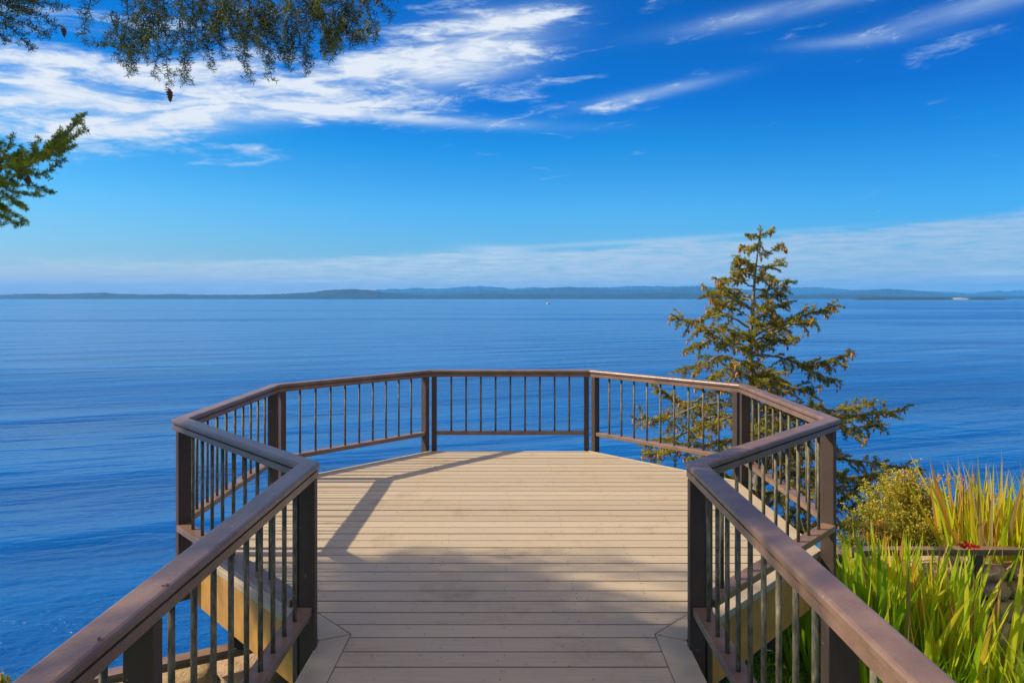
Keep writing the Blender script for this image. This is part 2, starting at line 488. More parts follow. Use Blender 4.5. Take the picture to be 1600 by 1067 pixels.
# ------------------------------------------------------------------ railing
rail = thing('deck_railing', 'brown painted railing with round steel balusters running round the whole deck', 'railing')
ctr = path_pts(2.196, 0.954, -0.9)
def miter_pt(i, u):
    """point at path vertex i, offset u to the inside (positive = towards deck)"""
    def nrm(a, b_):
        dx, dy = b_[0] - a[0], b_[1] - a[1]; l = math.hypot(dx, dy)
        return (dy / l, -dx / l)
    if i == 0: n1 = n2 = nrm(ctr[0], ctr[1])
    elif i == len(ctr) - 1: n1 = n2 = nrm(ctr[-2], ctr[-1])
    else: n1 = nrm(ctr[i - 1], ctr[i]); n2 = nrm(ctr[i], ctr[i + 1])
    dt = 1 + n1[0] * n2[0] + n1[1] * n2[1]
    return (ctr[i][0] + u * (n1[0] + n2[0]) / dt, ctr[i][1] + u * (n1[1] + n2[1]) / dt)
def sweep(i, prof):
    a = [(*miter_pt(i, u), z) for u, z in prof]
    b_ = [(*miter_pt(i + 1, u), z) for u, z in prof]
    return a, b_
HR = 0.90
cap_prof = [(-0.046, HR - 0.030), (-0.050, HR - 0.026), (-0.050, HR - 0.010), (-0.046, HR - 0.003), (-0.038, HR), (0.038, HR), (0.046, HR - 0.003), (0.050, HR - 0.010), (0.050, HR - 0.026), (0.046, HR - 0.030)]
sub_prof = [(-0.040, HR - 0.075), (-0.043, HR - 0.072), (-0.043, HR - 0.041), (-0.033, HR - 0.038), (-0.033, HR - 0.0295), (0.033, HR - 0.0295), (0.033, HR - 0.038), (0.043, HR - 0.041), (0.043, HR - 0.072), (0.040, HR - 0.075)]
bal_protos = {}
for i in range(9):
    a = Vector(ctr[i]); b_ = Vector(ctr[i + 1]); d = (b_ - a); L = d.length; d.normalize(); nin = Vector((d.y, -d.x))
    o = MB().rings(list(sweep(i, cap_prof))).build('handrail', M_rail, rail)
    o2 = MB().rings(list(sweep(i, sub_prof))).build('moulding', M_rail, o)
    # posts
    if i in (0, 8):
        s0, s1 = (0.0, L)
        ys = [3.345, 1.875, 0.38, -0.85]
        pos = [abs(y - a.y) for y in ys] if i == 0 else [abs(y - a.y) for y in ys]
        pos = sorted(pos)
        posts = pos
        spans = [(pos[q], pos[q + 1]) for q in range(3)]
    else:
        posts = [0.062, L - 0.062]
        if i == 4: posts = [0.052, L - 0.052]
        spans = [(posts[0], posts[1])]
    for s_ in posts:
        c = a + d * s_ + nin * 0.0
        bot = -0.30
        hw_ = 0.042
        if i in (0, 8) and abs(c.y - 3.345) < 0.02:
            c = c + nin * 0.007; hw_ = 0.037
        m_ = MB().obox((c.x, c.y), d, nin, 0.025, hw_, bot, HR - 0.076)
        bevel(m_.build('post', M_post, rail), 0.003, 2)
    for q, (p0, p1) in enumerate(spans):
        p0 += 0.0255; p1 -= 0.0255
        c = a + d * (p0 + p1) / 2 + nin * -0.012
        m_ = MB().obox((c.x, c.y), d, nin, (p1 - p0) / 2, 0.044, 0.172, 0.212)
        bevel(m_.build('bottom_rail', M_rail, rail), 0.004, 2)
        nb = 9 if not (i in (0, 8) and (p0 + p1) / 2 * (1 if i == 0 else 1) and abs((a + d * (p0 + p1) / 2).y) < 0.3) else 5
        for j in range(nb):
            s_ = p0 + (p1 - p0) * (j + 1) / (nb + 1)
            c = a + d * s_ + nin * -0.006
            m_ = MB().tube([(c.x, c.y, 0.2115), (c.x, c.y, HR - 0.0745)], 0.0103, 12)
            m_.build('baluster', M_bal, rail, smooth=True)

# ------------------------------------------------------------------ sea
SEA = -18.0
M_sea, t, b, tc, g = mat('sea_water', (0.004, 0.03, 0.10), 0.12, IOR=1.33)
p = g.outputs['Position']
px = t.sep(p)
v1 = t.vmath('MULTIPLY', p, (0.6, 1.0, 1))
s1 = t.noise(v1, 1.3, 5, 0.62)                        # ripples
s2 = t.noise(t.vmath('MULTIPLY', p, (0.22, 0.5, 1)), 0.34, 5, 0.6, 0.5)   # waves
ang = R(-20)
rx = t.math('ADD', t.math('MULTIPLY', px[0], math.cos(ang)), t.math('MULTIPLY', px[1], -math.sin(ang)))
ry = t.math('ADD', t.math('MULTIPLY', px[0], math.sin(ang)), t.math('MULTIPLY', px[1], math.cos(ang)))
s3 = t.noise(t.comb(t.math('MULTIPLY', rx, 0.012), t.math('MULTIPLY', ry, 0.07), 0.0), 1.0, 4, 0.5)    # swell bands
patch = t.noise(t.vmath('MULTIPLY', p, (0.0012, 0.007, 1)), 1.0, 7, 0.66, 0.6)
patch2 = t.noise(t.vmath('MULTIPLY', p, (0.0002, 0.0016, 1)), 1.0, 8, 0.62, 0.4)
lee = t.rng(t.math('ADD', px[0], t.math('MULTIPLY', px[1], -0.25)), -60, 500, 0.07, 0.0)     # lee water to the left of the point
calm = t.rng(t.math('ADD', t.math('ADD', t.math('MULTIPLY', patch, 0.6), t.math('MULTIPLY', patch2, 0.4)), lee), 0.42, 0.60)
b1 = t.bump(s3, 1.0, 2.2)
b2 = t.bump(s2, t.rng(calm, 0, 1, 1.0, 0.45), 0.72, b1)
b3 = t.bump(s1, t.rng(calm, 0, 1, 1.0, 0.35), 0.23, b2)
t._set(b, 'Normal', b3)
t._set(b, 'Roughness', t.rng(calm, 0, 1, 0.24, 0.16))
t._set(b, 'Base Color', t.mix(t.rng(s3, 0.3, 0.7), (0.001, 0.058, 0.235), (0.003, 0.100, 0.34)))
S = 44000.0
ys = [-900, 200, 3000, 38000]
o = obj('sea', [(-S, -900, SEA), (S, -900, SEA), (S, 38000, SEA), (-S, 38000, SEA)], [(0, 1, 2, 3)], M_sea)
tag(o, 'calm deep blue sea with wind ripples reaching to the horizon', 'sea', kind='structure')

# ------------------------------------------------------------------ far shores
def hillmat(name, c1, c2, sc_):
    m, t, b, tc, g = mat(name, c1, 0.9)
    n = t.noise(g.outputs['Position'], sc_, 6, 0.6)
    t._set(b, 'Base Color', t.mix(t.rng(n, 0.35, 0.65), c1, c2))
    return m
M_hill = hillmat('wooded_hills', (0.005, 0.030, 0.038), (0.012, 0.048, 0.055), 0.004)
M_isl = hillmat('wooded_island', (0.010, 0.025, 0.015), (0.02, 0.035, 0.02), 0.02)
M_sand = hillmat('sand_bank', (0.30, 0.25, 0.19), (0.44, 0.37, 0.29), 0.01)
def fnoise(x, seed, octs=5, base=1.0):
    r_ = np.random.RandomState(seed); s_ = np.zeros_like(x); a = 1.0; f = base
    for _ in range(octs):
        tab = r_.rand(4096); q = x * f + 1000; i = np.floor(q).astype(int); fr = q - i; fr = fr * fr * (3 - 2 * fr)
        s_ += a * (tab[i % 4096] * (1 - fr) + tab[(i + 1) % 4096] * fr - 0.5); a *= 0.5; f *= 2.03
    return s_
def ridge(name, label, cat, dist, depth, prof, m, seed, rough, x0, x1, nx=1100, kind='structure', base=1.5):
    """prof: (picture x, height in picture px above the waterline)"""
    px_ = np.linspace(x0, x1, nx)
    hp = np.interp(px_, [q[0] for q in prof], [q[1] for q in prof])
    X = (px_ - 807) / F * dist
    nz = fnoise(px_ / 40.0, seed) * rough + fnoise(px_ / 2.6, seed + 5, 3) * rough * 0.6
    Hh = np.maximum(0, hp + nz * np.clip(hp / 6, 0, 1)) * dist / F
    V = []; ny = 9
    for j in range(ny):
        u = j / (ny - 1)
        shp = math.sin(u * math.pi / 2) ** 0.8 if u < 1 else 1
        jit = fnoise(px_ / 12.0 + j * 3.7, seed + 11 + j, 3) * 0.18 * (1 if 0 < j < ny - 1 else 0)
        xx = X * (1 + u * depth / dist)
        zz = SEA - 2 + (Hh + 2 + (18 if False else 0)) * np.clip(shp + jit * shp, 0, 1.0)
        V.append(np.stack([xx, np.full_like(xx, dist + u * depth), zz * 1.0], 1))
    # back slope
    V.append(np.stack([X * (1 + 1.4 * depth / dist), np.full_like(X, dist + 1.4 * depth), np.full_like(X, SEA - 2)], 1))
    V = np.concatenate(V); n = nx; rows = ny + 1
    i = np.arange(n - 1)
    Fc = np.concatenate([np.stack([r_ * n + i, r_ * n + i + 1, (r_ + 1) * n + i + 1, (r_ + 1) * n + i], 1) for r_ in range(rows - 1)])
    o = fast_mesh(name, V, Fc, m, smooth=False)
    return tag(o, label, cat, kind=kind)
ridge('hills', 'long low wooded shore across the left half of the horizon', 'hills', 12000, 900,
      [(-300, 8), (0, 7), (60, 9), (100, 8.5), (165, 10.5), (185, 7.5), (300, 7.5), (420, 7.5), (480, 10), (515, 15), (545, 17), (575, 15.5), (605, 10), (650, 7), (740, 9), (800, 8), (860, 7), (1000, 8.5), (1050, 10), (1120, 8), (1250, 6.5), (1330, 7), (1420, 5), (1500, 4), (1700, 4), (1900, 5)], M_hill, 3, 1.6, -300, 1900)
ridge('hills', 'middle range of blue hills with a rounded summit behind the low shore', 'hills', 20000, 1500,
      [(500, 0), (600, 11), (660, 10), (720, 12), (790, 14), (850, 16), (885, 19), (920, 17), (980, 15), (1040, 16), (1085, 19), (1110, 19), (1150, 14), (1220, 9), (1270, 8), (1320, 11), (1375, 16), (1420, 13), (1480, 8), (1560, 5), (1700, 3)], M_hill, 8, 2.0, 500, 1700)
ridge('hills', 'palest farthest mountain range on the horizon', 'hills', 30000, 2000,
      [(460, 8), (560, 12), (640, 16), (700, 17), (755, 20), (800, 17), (860, 18), (920, 17), (1000, 19), (1090, 20), (1180, 15), (1235, 17), (1275, 17), (1330, 14), (1400, 16), (1500, 9), (1560, 11), (1650, 13), (1750, 9), (1900, 11)], M_hill, 15, 2.4, 460, 1900)
ridge('island', 'low dark flat island off the right shore left of the sand bank', 'island', 6500, 250,
      [(1334, 0), (1342, 3.6), (1370, 4.4), (1430, 4.2), (1470, 4.6), (1486, 3), (1492, 0)], M_isl, 21, 0.9, 1330, 1496, 160)
ridge('island', 'small dark flat island at the far right beyond the sand bank', 'island', 6800, 220,
      [(1510, 0), (1518, 3), (1545, 3.6), (1568, 2.6), (1574, 0)], M_isl, 25, 0.8, 1506, 1578, 90)
ridge('sand_bank', 'pale sand bank between the two dark islands', 'sand bank', 7800, 150,
      [(1484, 0.0), (1490, 2.6), (1500, 3.2), (1512, 1.6), (1520, 0)], M_sand, 31, 0.6, 1482, 1522, 60)

# small boat far out
M_white, t, b, tc, g = mat('white_gelcoat', (0.75, 0.73, 0.68), 0.35)
M_glass, t, b, tc, g = mat('dark_cabin_glass', (0.02, 0.03, 0.04), 0.1)
bd = 2250.0
bp = P(857, 465, bd); bp.z = SEA
boat = thing('motor_boat', 'tiny white motor boat alone far out on the sea near the horizon', 'boat', bp)
def sec(x, hw, zt):
    return [(bp.x + x, bp.y - hw, SEA + zt), (bp.x + x, bp.y - hw * .8, SEA - 0.3), (bp.x + x, bp.y + hw * .8, SEA - 0.3), (bp.x + x, bp.y + hw, SEA + zt)]
MB().rings([sec(-9, 2.2, 2.0), sec(-3, 2.6, 2.0), sec(3, 2.4, 2.4), sec(7, 1.3, 2.9), sec(9.5, 0.1, 3.3)]).build('hull', M_white, boat)
cab = MB().prism([(bp.x - 4.5, bp.y - 1.7), (bp.x + 3, bp.y - 1.7), (bp.x + 3, bp.y + 1.7), (bp.x - 4.5, bp.y + 1.7)], SEA + 2.0, SEA + 4.4).build('cabin', M_white, boat)
MB().prism([(bp.x - 4.0, bp.y - 1.75), (bp.x + 3.05, bp.y - 1.75), (bp.x + 3.05, bp.y + 1.75), (bp.x - 4.0, bp.y + 1.75)], SEA + 3.0, SEA + 3.9).build('window', M_glass, cab)
MB().tube([(bp.x - 1, bp.y, SEA + 4.4), (bp.x - 1.4, bp.y, SEA + 8)], 0.12, 6).build('mast', M_white, boat)

boat.rotation_euler = (0, 0, 0.75)
# ------------------------------------------------------------------ yard, wall, low rail
fence_pts = [(-7.5, 1.0), (-4.0, 3.02), (-2.45, 3.88), (-1.5, 4.36), (0.0, 4.88), (2.77, 5.83), (3.15, 5.93), (9.0, 5.97)]
def wall_y(x):
    return float(np.interp(x, [q[0] for q in fence_pts], [q[1] for q in fence_pts]))
M_soil, t, b, tc, g = mat('lawn_ground', (0.05, 0.08, 0.02), 0.9)
n = t.noise(g.outputs['Position'], 9, 6, 0.7)
t._set(b, 'Base Color', t.ramp(n, [(0.35, (0.035, 0.065, 0.012)), (0.6, (0.07, 0.13, 0.02)), (0.75, (0.10, 0.085, 0.035))]))
t._set(b, 'Normal', t.bump(n, 0.8, 0.05))
M_rock, t, b, tc, g = mat('cliff_rock', (0.2, 0.17, 0.13), 0.9)
n = t.noise(g.outputs['Position'], 1.6, 9, 0.7)
t._set(b, 'Base Color', t.ramp(n, [(0.3, (0.07, 0.08, 0.035)), (0.5, (0.20, 0.17, 0.12)), (0.7, (0.33, 0.27, 0.20))]))
t._set(b, 'Normal', t.bump(n, 1.0, 0.3))
# lawn: shelf up to the wall with a grassy bank beside the deck
def lawn_z(x, y):
    bank_ = np.exp(-((x - 1.9) / 1.15) ** 4) * np.clip((y - 3.6) / 1.5, 0, 1)
    return -1.3 + 0.03 * np.sin(x * 2.1 + y * 1.3) + 0.56 * bank_ * (1 + 0.1 * np.sin(x * 5 + y * 4))
xs = np.linspace(-30, 30, 241)
V = []; rows = []
for x in xs:
    yw = wall_y(x) if -7.5 <= x <= 9 else (1.0 + (x + 7.5) * 0.5 if x < -7.5 else 5.97)
    col = [-25, -6] + [yw - 3 + 3.02 * q / 14 for q in range(15)]
    V += [(x, y, float(lawn_z(x, y))) for y in col]
n_ = len(col)
Fc = [(i * n_ + j, (i + 1) * n_ + j, (i + 1) * n_ + j + 1, i * n_ + j + 1) for i in range(len(xs) - 1) for j in range(n_ - 1)]
tag(obj('lawn', V, Fc, M_soil, smooth=True), 'lawn on the lower level beside and under the deck', 'lawn', kind='structure')
V = []
rr_ = np.random.RandomState(2)
for x in xs:
    yw = wall_y(x) if -7.5 <= x <= 9 else (1.0 + (x + 7.5) * 0.5 if x < -7.5 else 5.97)
    col = [(yw + 0.10, -1.32), (yw + 0.5, -1.9), (yw + 1.3, -3.6), (yw + 2.4, -5.6), (yw + 3.8, -9), (yw + 6.5, -14), (yw + 10, -19.5)]
    V += [(x, y + (rr_.rand() - .5) * 0.5 * (q > 1), z + (rr_.rand() - .5) * 0.5 * (q > 1)) for q, (y, z) in enumerate(col)]
n_ = len(col)
Fc = [(i * n_ + j, (i + 1) * n_ + j, (i + 1) * n_ + j + 1, i * n_ + j + 1) for i in range(len(xs) - 1) for j in range(n_ - 1)]
tag(obj('cliff', V, Fc, M_rock, smooth=True), 'rocky cliff dropping from the yard wall to the sea', 'cliff', kind='structure')

# dry stone wall of separate irregular sandstone blocks
M_stone, t, b, tc, g = mat('sandstone', (0.4, 0.28, 0.18), 0.85)
n = t.noise(g.outputs['Position'], 7, 8, 0.7)
oi = t.noise(g.outputs['Position'], 2.4, 2, 0.5)
c = t.ramp(n, [(0.3, (0.22, 0.12, 0.07)), (0.5, (0.52, 0.32, 0.19)), (0.7, (0.70, 0.48, 0.32))])
c = t.mix(t.rng(oi, 0.45, 0.62), c, (0.50, 0.36, 0.16))
t._set(b, 'Base Color', c); t._set(b, 'Normal', t.bump(n, 1.0, 0.07))
def stone(mb, c, ex, ey, sx, sy, sz, r_):
    bm = bmesh.new(); bmesh.ops.create_icosphere(bm, subdivisions=2, radius=1)
    ph = [r_.uniform(0, 6) for _ in range(6)]
    base = len(mb.v)
    for v in bm.verts:
        q = v.co
        q = Vector([math.copysign(abs(k_) ** 0.42, k_) for k_ in q])
        w_ = 1 + 0.09 * math.sin(q.x * 3 + ph[0]) * math.cos(q.y * 3 + ph[1]) + 0.07 * math.sin(q.z * 5 + ph[2] + q.x * 4)
        q = q * w_
        mb.v.append((c[0] + ex[0] * q.x * sx + ey[0] * q.y * sy, c[1] + ex[1] * q.x * sx + ey[1] * q.y * sy, c[2] + q.z * sz))
    for f in bm.faces:
        mb.f.append(tuple(base + v.index for v in f.verts))
    bm.free()
r_ = random.Random(11)
mb = MB()
for z0, hh, off in ((-1.32, 0.22, 0.0), (-1.10, 0.19, 0.02), (-0.91, 0.18, 0.03), (-0.73, 0.13, 0.0)):
    pts = [Vector(q) for q in fence_pts]
    for a, b_ in zip(pts[:-1], pts[1:]):
        L = (b_ - a).length; d = (b_ - a).normalized(); nn = Vector((-d.y, d.x)); s_ = r_.uniform(0, 0.1)
        while s_ < L:
            wl = r_.uniform(0.22, 0.52)
            c = a + d * (s_ + wl / 2) + nn * (0.12 + off + r_.uniform(-0.02, 0.02))
            top = z0 + hh
            stone(mb, (c.x, c.y, z0 + hh / 2 + r_.uniform(-.012, .012)), d, nn, wl / 2 * 0.97, 0.17 + (0.05 if z0 > -0.7 else 0), hh / 2 * 0.99, r_)
            s_ += wl
wall = mb.build('stone_wall', M_stone, None, smooth=True)
tag(wall, 'low dry stone wall of tan sandstone blocks along the cliff edge below the deck', 'wall')

lrail = thing('low_rail', 'low brown wooden handrail on short posts along the top of the stone wall', 'railing', (3, 5.93, -0.6))
pts = [Vector(q) for q in fence_pts]
for q in range(len(pts) - 1):
    a, b_ = pts[q], pts[q + 1]; d = (b_ - a).normalized(); nn = Vector((-d.y, d.x))
    c = (a + b_) / 2
    for wd, z0, z1 in ((0.045, -0.478, -0.452), (0.036, -0.508, -0.479)):
        MB().obox((c.x, c.y), d, nn, (b_ - a).length / 2 + 0.012, wd, z0, z1 - 0.0004 * q).build('handrail', M_rail, lrail)
for x in (-5.6, -3.9, -2.75, 0.4, 2.8, 4.06, 5.6, 7.2):
    y = wall_y(x)
    bevel(MB().obox((x, y), (1, 0.0), (0, 1), 0.035, 0.035, -1.0 if True else 0, -0.5085).build('post', M_post, lrail), 0.003)

# ------------------------------------------------------------------ conifers
def perp(T, rs):
    r = rs.normal(size=T.shape); r -= (r * T).sum(1, keepdims=True) * T
    return r / np.linalg.norm(r, axis=1, keepdims=True)
class Fir:
    """collects wood segments, needle-bearing twigs and cone positions"""
    def __init__(s, seed):
        s.rs = np.random.RandomState(seed); s.wood = []; s.tw = []; s.cones = []
    def curve(s, pts, n=10, wob=0.0):
        pts = np.array([tuple(p) for p in pts], float)
        t_ = np.linspace(0, len(pts) - 1, n); out = []
        for u in t_:                                   # catmull-rom
            i = min(int(u), len(pts) - 2); f = u - i
            p0 = pts[max(i - 1, 0)]; p1 = pts[i]; p2 = pts[i + 1]; p3 = pts[min(i + 2, len(pts) - 1)]
            out.append(0.5 * ((2 * p1) + (-p0 + p2) * f + (2 * p0 - 5 * p1 + 4 * p2 - p3) * f * f + (-p0 + 3 * p1 - 3 * p2 + p3) * f ** 3))
        out = np.array(out)
        if wob:
            out[1:-1] += s.rs.normal(size=out[1:-1].shape) * wob
        return out
    def twig(s, p, d, L, droop=0.3, r=0.0018, n=4):
        """a needle-bearing shoot"""
        q = [np.array(p)]; d = np.array(d) / np.linalg.norm(d)
        for _ in range(n):
            d = d + np.array([0, 0, -droop / n]) + s.rs.normal(size=3) * 0.06; d /= np.linalg.norm(d)
            q.append(q[-1] + d * L / n)
        s.tw.append((np.array(q), r)); s.wood.append((np.array(q), r, r * 0.5, 4))
        return q
    def spray(s, pts, L0, step, droop, flat=0.6, tip=1.0, start=0.0, r0=0.004, upv=(0, 0, 1)):
        """a branchlet along pts with alternating side shoots that shorten towards the tip"""
        seg = np.linalg.norm(np.diff(pts, axis=0), axis=1); tot = seg.sum(); cum = np.concatenate([[0], np.cumsum(seg)])
        s.wood.append((pts, r0, r0 * 0.35, 5)); s.tw.append((pts[max(1, int(len(pts) * 0.3)):] if len(pts) > 4 else pts, r0 * 0.5))
        u = start * tot; side = 1
        up0 = np.array(upv, float)
        while u < tot:
            i = min(np.searchsorted(cum, u) - 1 if u > 0 else 0, len(seg) - 1); i = max(i, 0)
            f = (u - cum[i]) / seg[i]; p = pts[i] * (1 - f) + pts[i + 1] * f
            T = (pts[i + 1] - pts[i]) / seg[i]
            S_ = np.cross(T, up0); S_ /= (np.linalg.norm(S_) + 1e-6)
            U_ = np.cross(S_, T)
            d = T * s.rs.uniform(0.3, 0.95) + S_ * side * s.rs.uniform(0.6, 1.0) + U_ * s.rs.normal() * (1 - flat)
            L = L0 * (1 - 0.55 * u / tot * tip) * s.rs.uniform(0.55, 1.15)
            s.twig(p, d, L, droop)
            side = -side; u += step * s.rs.uniform(0.7, 1.3)
    def limb(s, pts, r0, r1, subL, substep, shootL, shootstep, droop=0.5, start=0.15, flat=0.5, hang=0.2):
        """a limb with sprays on both sides"""
        n = max(6, len(pts)); s.wood.append((pts, r0, r1, 6))
        seg = np.linalg.norm(np.diff(pts, axis=0), axis=1); tot = seg.sum(); cum = np.concatenate([[0], np.cumsum(seg)])
        u = start * tot; side = 1
        while u < tot:
            i = max(0, min(np.searchsorted(cum, u) - 1, len(seg) - 1)); f = (u - cum[i]) / seg[i]; p = pts[i] * (1 - f) + pts[i + 1] * f
            T = (pts[i + 1] - pts[i]) / seg[i]; S_ = np.cross(T, [0, 0, 1]); S_ /= (np.linalg.norm(S_) + 1e-6)
            d = T * s.rs.uniform(0.3, 0.9) + S_ * side * s.rs.uniform(0.35, 1.0) + np.array([0, 0, s.rs.normal() * (1 - flat) * 0.6 - hang])
            d /= np.linalg.norm(d)
            L = subL * (0.45 + 0.6 * math.sin(math.pi * min(1, u / tot) ** 1.3)) * s.rs.uniform(0.5, 1.25)
            q = [p]; dd = d.copy(); k_ = 5
            for _ in range(k_):
                dd = dd + np.array([0, 0, -droop / k_]) + s.rs.normal(size=3) * 0.08; dd /= np.linalg.norm(dd); q.append(q[-1] + dd * L / k_)
            s.spray(np.array(q), shootL, shootstep, droop * 0.5, r0=0.003 + 0.004 * L)
            side = -side; u += substep * s.rs.uniform(0.6, 1.4)
        s.spray(pts[-max(3, len(pts) // 3):], shootL, shootstep, droop * 0.3, r0=r1)
    def needles(s, spacing, length, width, lo=0.0, hi=1.0, per=1):
        B = []; T = []; VV = []
        for pts, r in s.tw:
            seg = np.diff(pts, axis=0); L = np.linalg.norm(seg, axis=1); v0 = s.rs.uniform(0, 1)
            for a, d, l in zip(pts[:-1], seg, L):
                k_ = max(1, int(l / spacing)); f = (np.arange(k_) + s.rs.rand(k_)) / k_
                B.append(a + d * f[:, None]); T.append(np.repeat((d / (l + 1e-9))[None], k_, 0)); VV.append(np.full(k_, v0))
        B = np.concatenate(B); T = np.concatenate(T); VV = np.concatenate(VV)
        if per > 1:
            B = np.repeat(B, per, 0); T = np.repeat(T, per, 0); VV = np.repeat(VV, per)
        N = perp(T, s.rs); N[:, 2] += 0.25
        ln = length * s.rs.uniform(0.65, 1.15, len(B))[:, None]
        Dn = T * s.rs.uniform(0.15, 0.75, len(B))[:, None] + N; Dn /= np.linalg.norm(Dn, axis=1, keepdims=True)
        Wd = perp(Dn, s.rs) * width / 2
        tip = B + Dn * ln
        V = np.stack([B - Wd * 0.5, B + Wd * 0.5, B + Dn * ln * 0.45 + Wd, tip, B + Dn * ln * 0.45 - Wd], 1).reshape(-1, 3)
        i = np.arange(len(B)) * 5
        Fq = np.stack([i, i + 1, i + 2, i + 4], 1); Ft = np.stack([i + 4, i + 2, i + 3, i + 3], 1)
        at = np.repeat(np.clip(lo + (hi - lo) * (VV * 0.75 + s.rs.rand(len(B)) * 0.3), 0, 1), 5)
        return V, i, at
    def needle_obj(s, name, m, parent, **k_):
        V, i, at = s.needles(**k_)
        # kite-shaped needle as two triangles
        Fc = np.concatenate([np.stack([i, i + 2, i + 3], 1), np.stack([i, i + 3, i + 4], 1)])
        return fast_mesh(name, V, Fc, m, parent, attr=at)
    def wood_obj(s, name, m, parent, mins=0.0):
        V = []; Fc = []; b0 = 0
        for pts, r0, r1, n in s.wood:
            r = np.linspace(r0, r1, len(pts))
            T = np.gradient(pts, axis=0); T /= (np.linalg.norm(T, axis=1, keepdims=True) + 1e-9)
            ref = np.array([0.31, 0.17, 0.93]) if abs(T[:, 2].mean()) < 0.8 else np.array([1.0, 0.2, 0.1])
            A_ = np.cross(T, ref); A_ /= (np.linalg.norm(A_, axis=1, keepdims=True) + 1e-9); B_ = np.cross(T, A_)
            th = np.arange(n) * 2 * np.pi / n
            ring = pts[:, None] + (A_[:, None] * np.cos(th)[None, :, None] + B_[:, None] * np.sin(th)[None, :, None]) * r[:, None, None]
            V.append(ring.reshape(-1, 3)); m_ = len(pts)
            ii, jj = np.meshgrid(np.arange(m_ - 1), np.arange(n), indexing='ij'); ii = ii.ravel(); jj = jj.ravel(); j2 = (jj + 1) % n
            Fc.append(b0 + np.stack([ii * n + jj, ii * n + j2, (ii + 1) * n + j2, (ii + 1) * n + jj], 1)); b0 += m_ * n
        return fast_mesh(name, np.concatenate(V), np.concatenate(Fc), m, parent, smooth=True)
def cone_geo(mb, p, d, L, rr_):
    """pendulous cone with overlapping scales"""
    d = Vector(d).normalized(); up = Vector((0, 0, 1)) if abs(d.z) < 0.9 else Vector((1, 0, 0))
    a = d.cross(up).normalized(); c = a.cross(d); p = Vector(p)
    nr = 6; n = 6; prof = [0.4, 0.95, 1.0, 0.85, 0.6, 0.2]
    rg = []
    for k_ in range(nr):
        rad = L * 0.24 * prof[k_]; z = L * k_ / (nr - 1)
        for sub in ((0.75, 0.0), (1.12, 0.10)):
            rg.append([p + d * (z + sub[1] * L * 0.6) + (a * math.cos(6.283 * (j + 0.5 * (k_ % 2)) / n) + c * math.sin(6.283 * (j + 0.5 * (k_ % 2)) / n)) * rad * sub[0] for j in range(n)])
    mb.rings(rg)

def Pn(x, y, d):
    return np.array(P(x, y, d))

# ---- the lone fir beyond the deck on the right
TD = 10.6
fir = thing('fir_tree', 'slender fir tree hung with brown cones rising behind the right of the deck', 'tree', P(1180, 1010, TD))
f = Fir(5)
trunk_px = [(1188, 352), (1183, 400), (1179, 440), (1176, 480), (1173, 520), (1172, 560), (1176, 600), (1180, 660), (1182, 740), (1184, 860), (1186, 1010)]
tp = f.curve([Pn(x, y, TD) for x, y in trunk_px], 40)
rad_t = np.linspace(0.008, 0.10, 40)
tr_ = Fir(6); tr_.wood.append((tp[::-1], 0.085, 0.004, 10))
trunk = tr_.wood_obj('trunk', M_bark, fir)
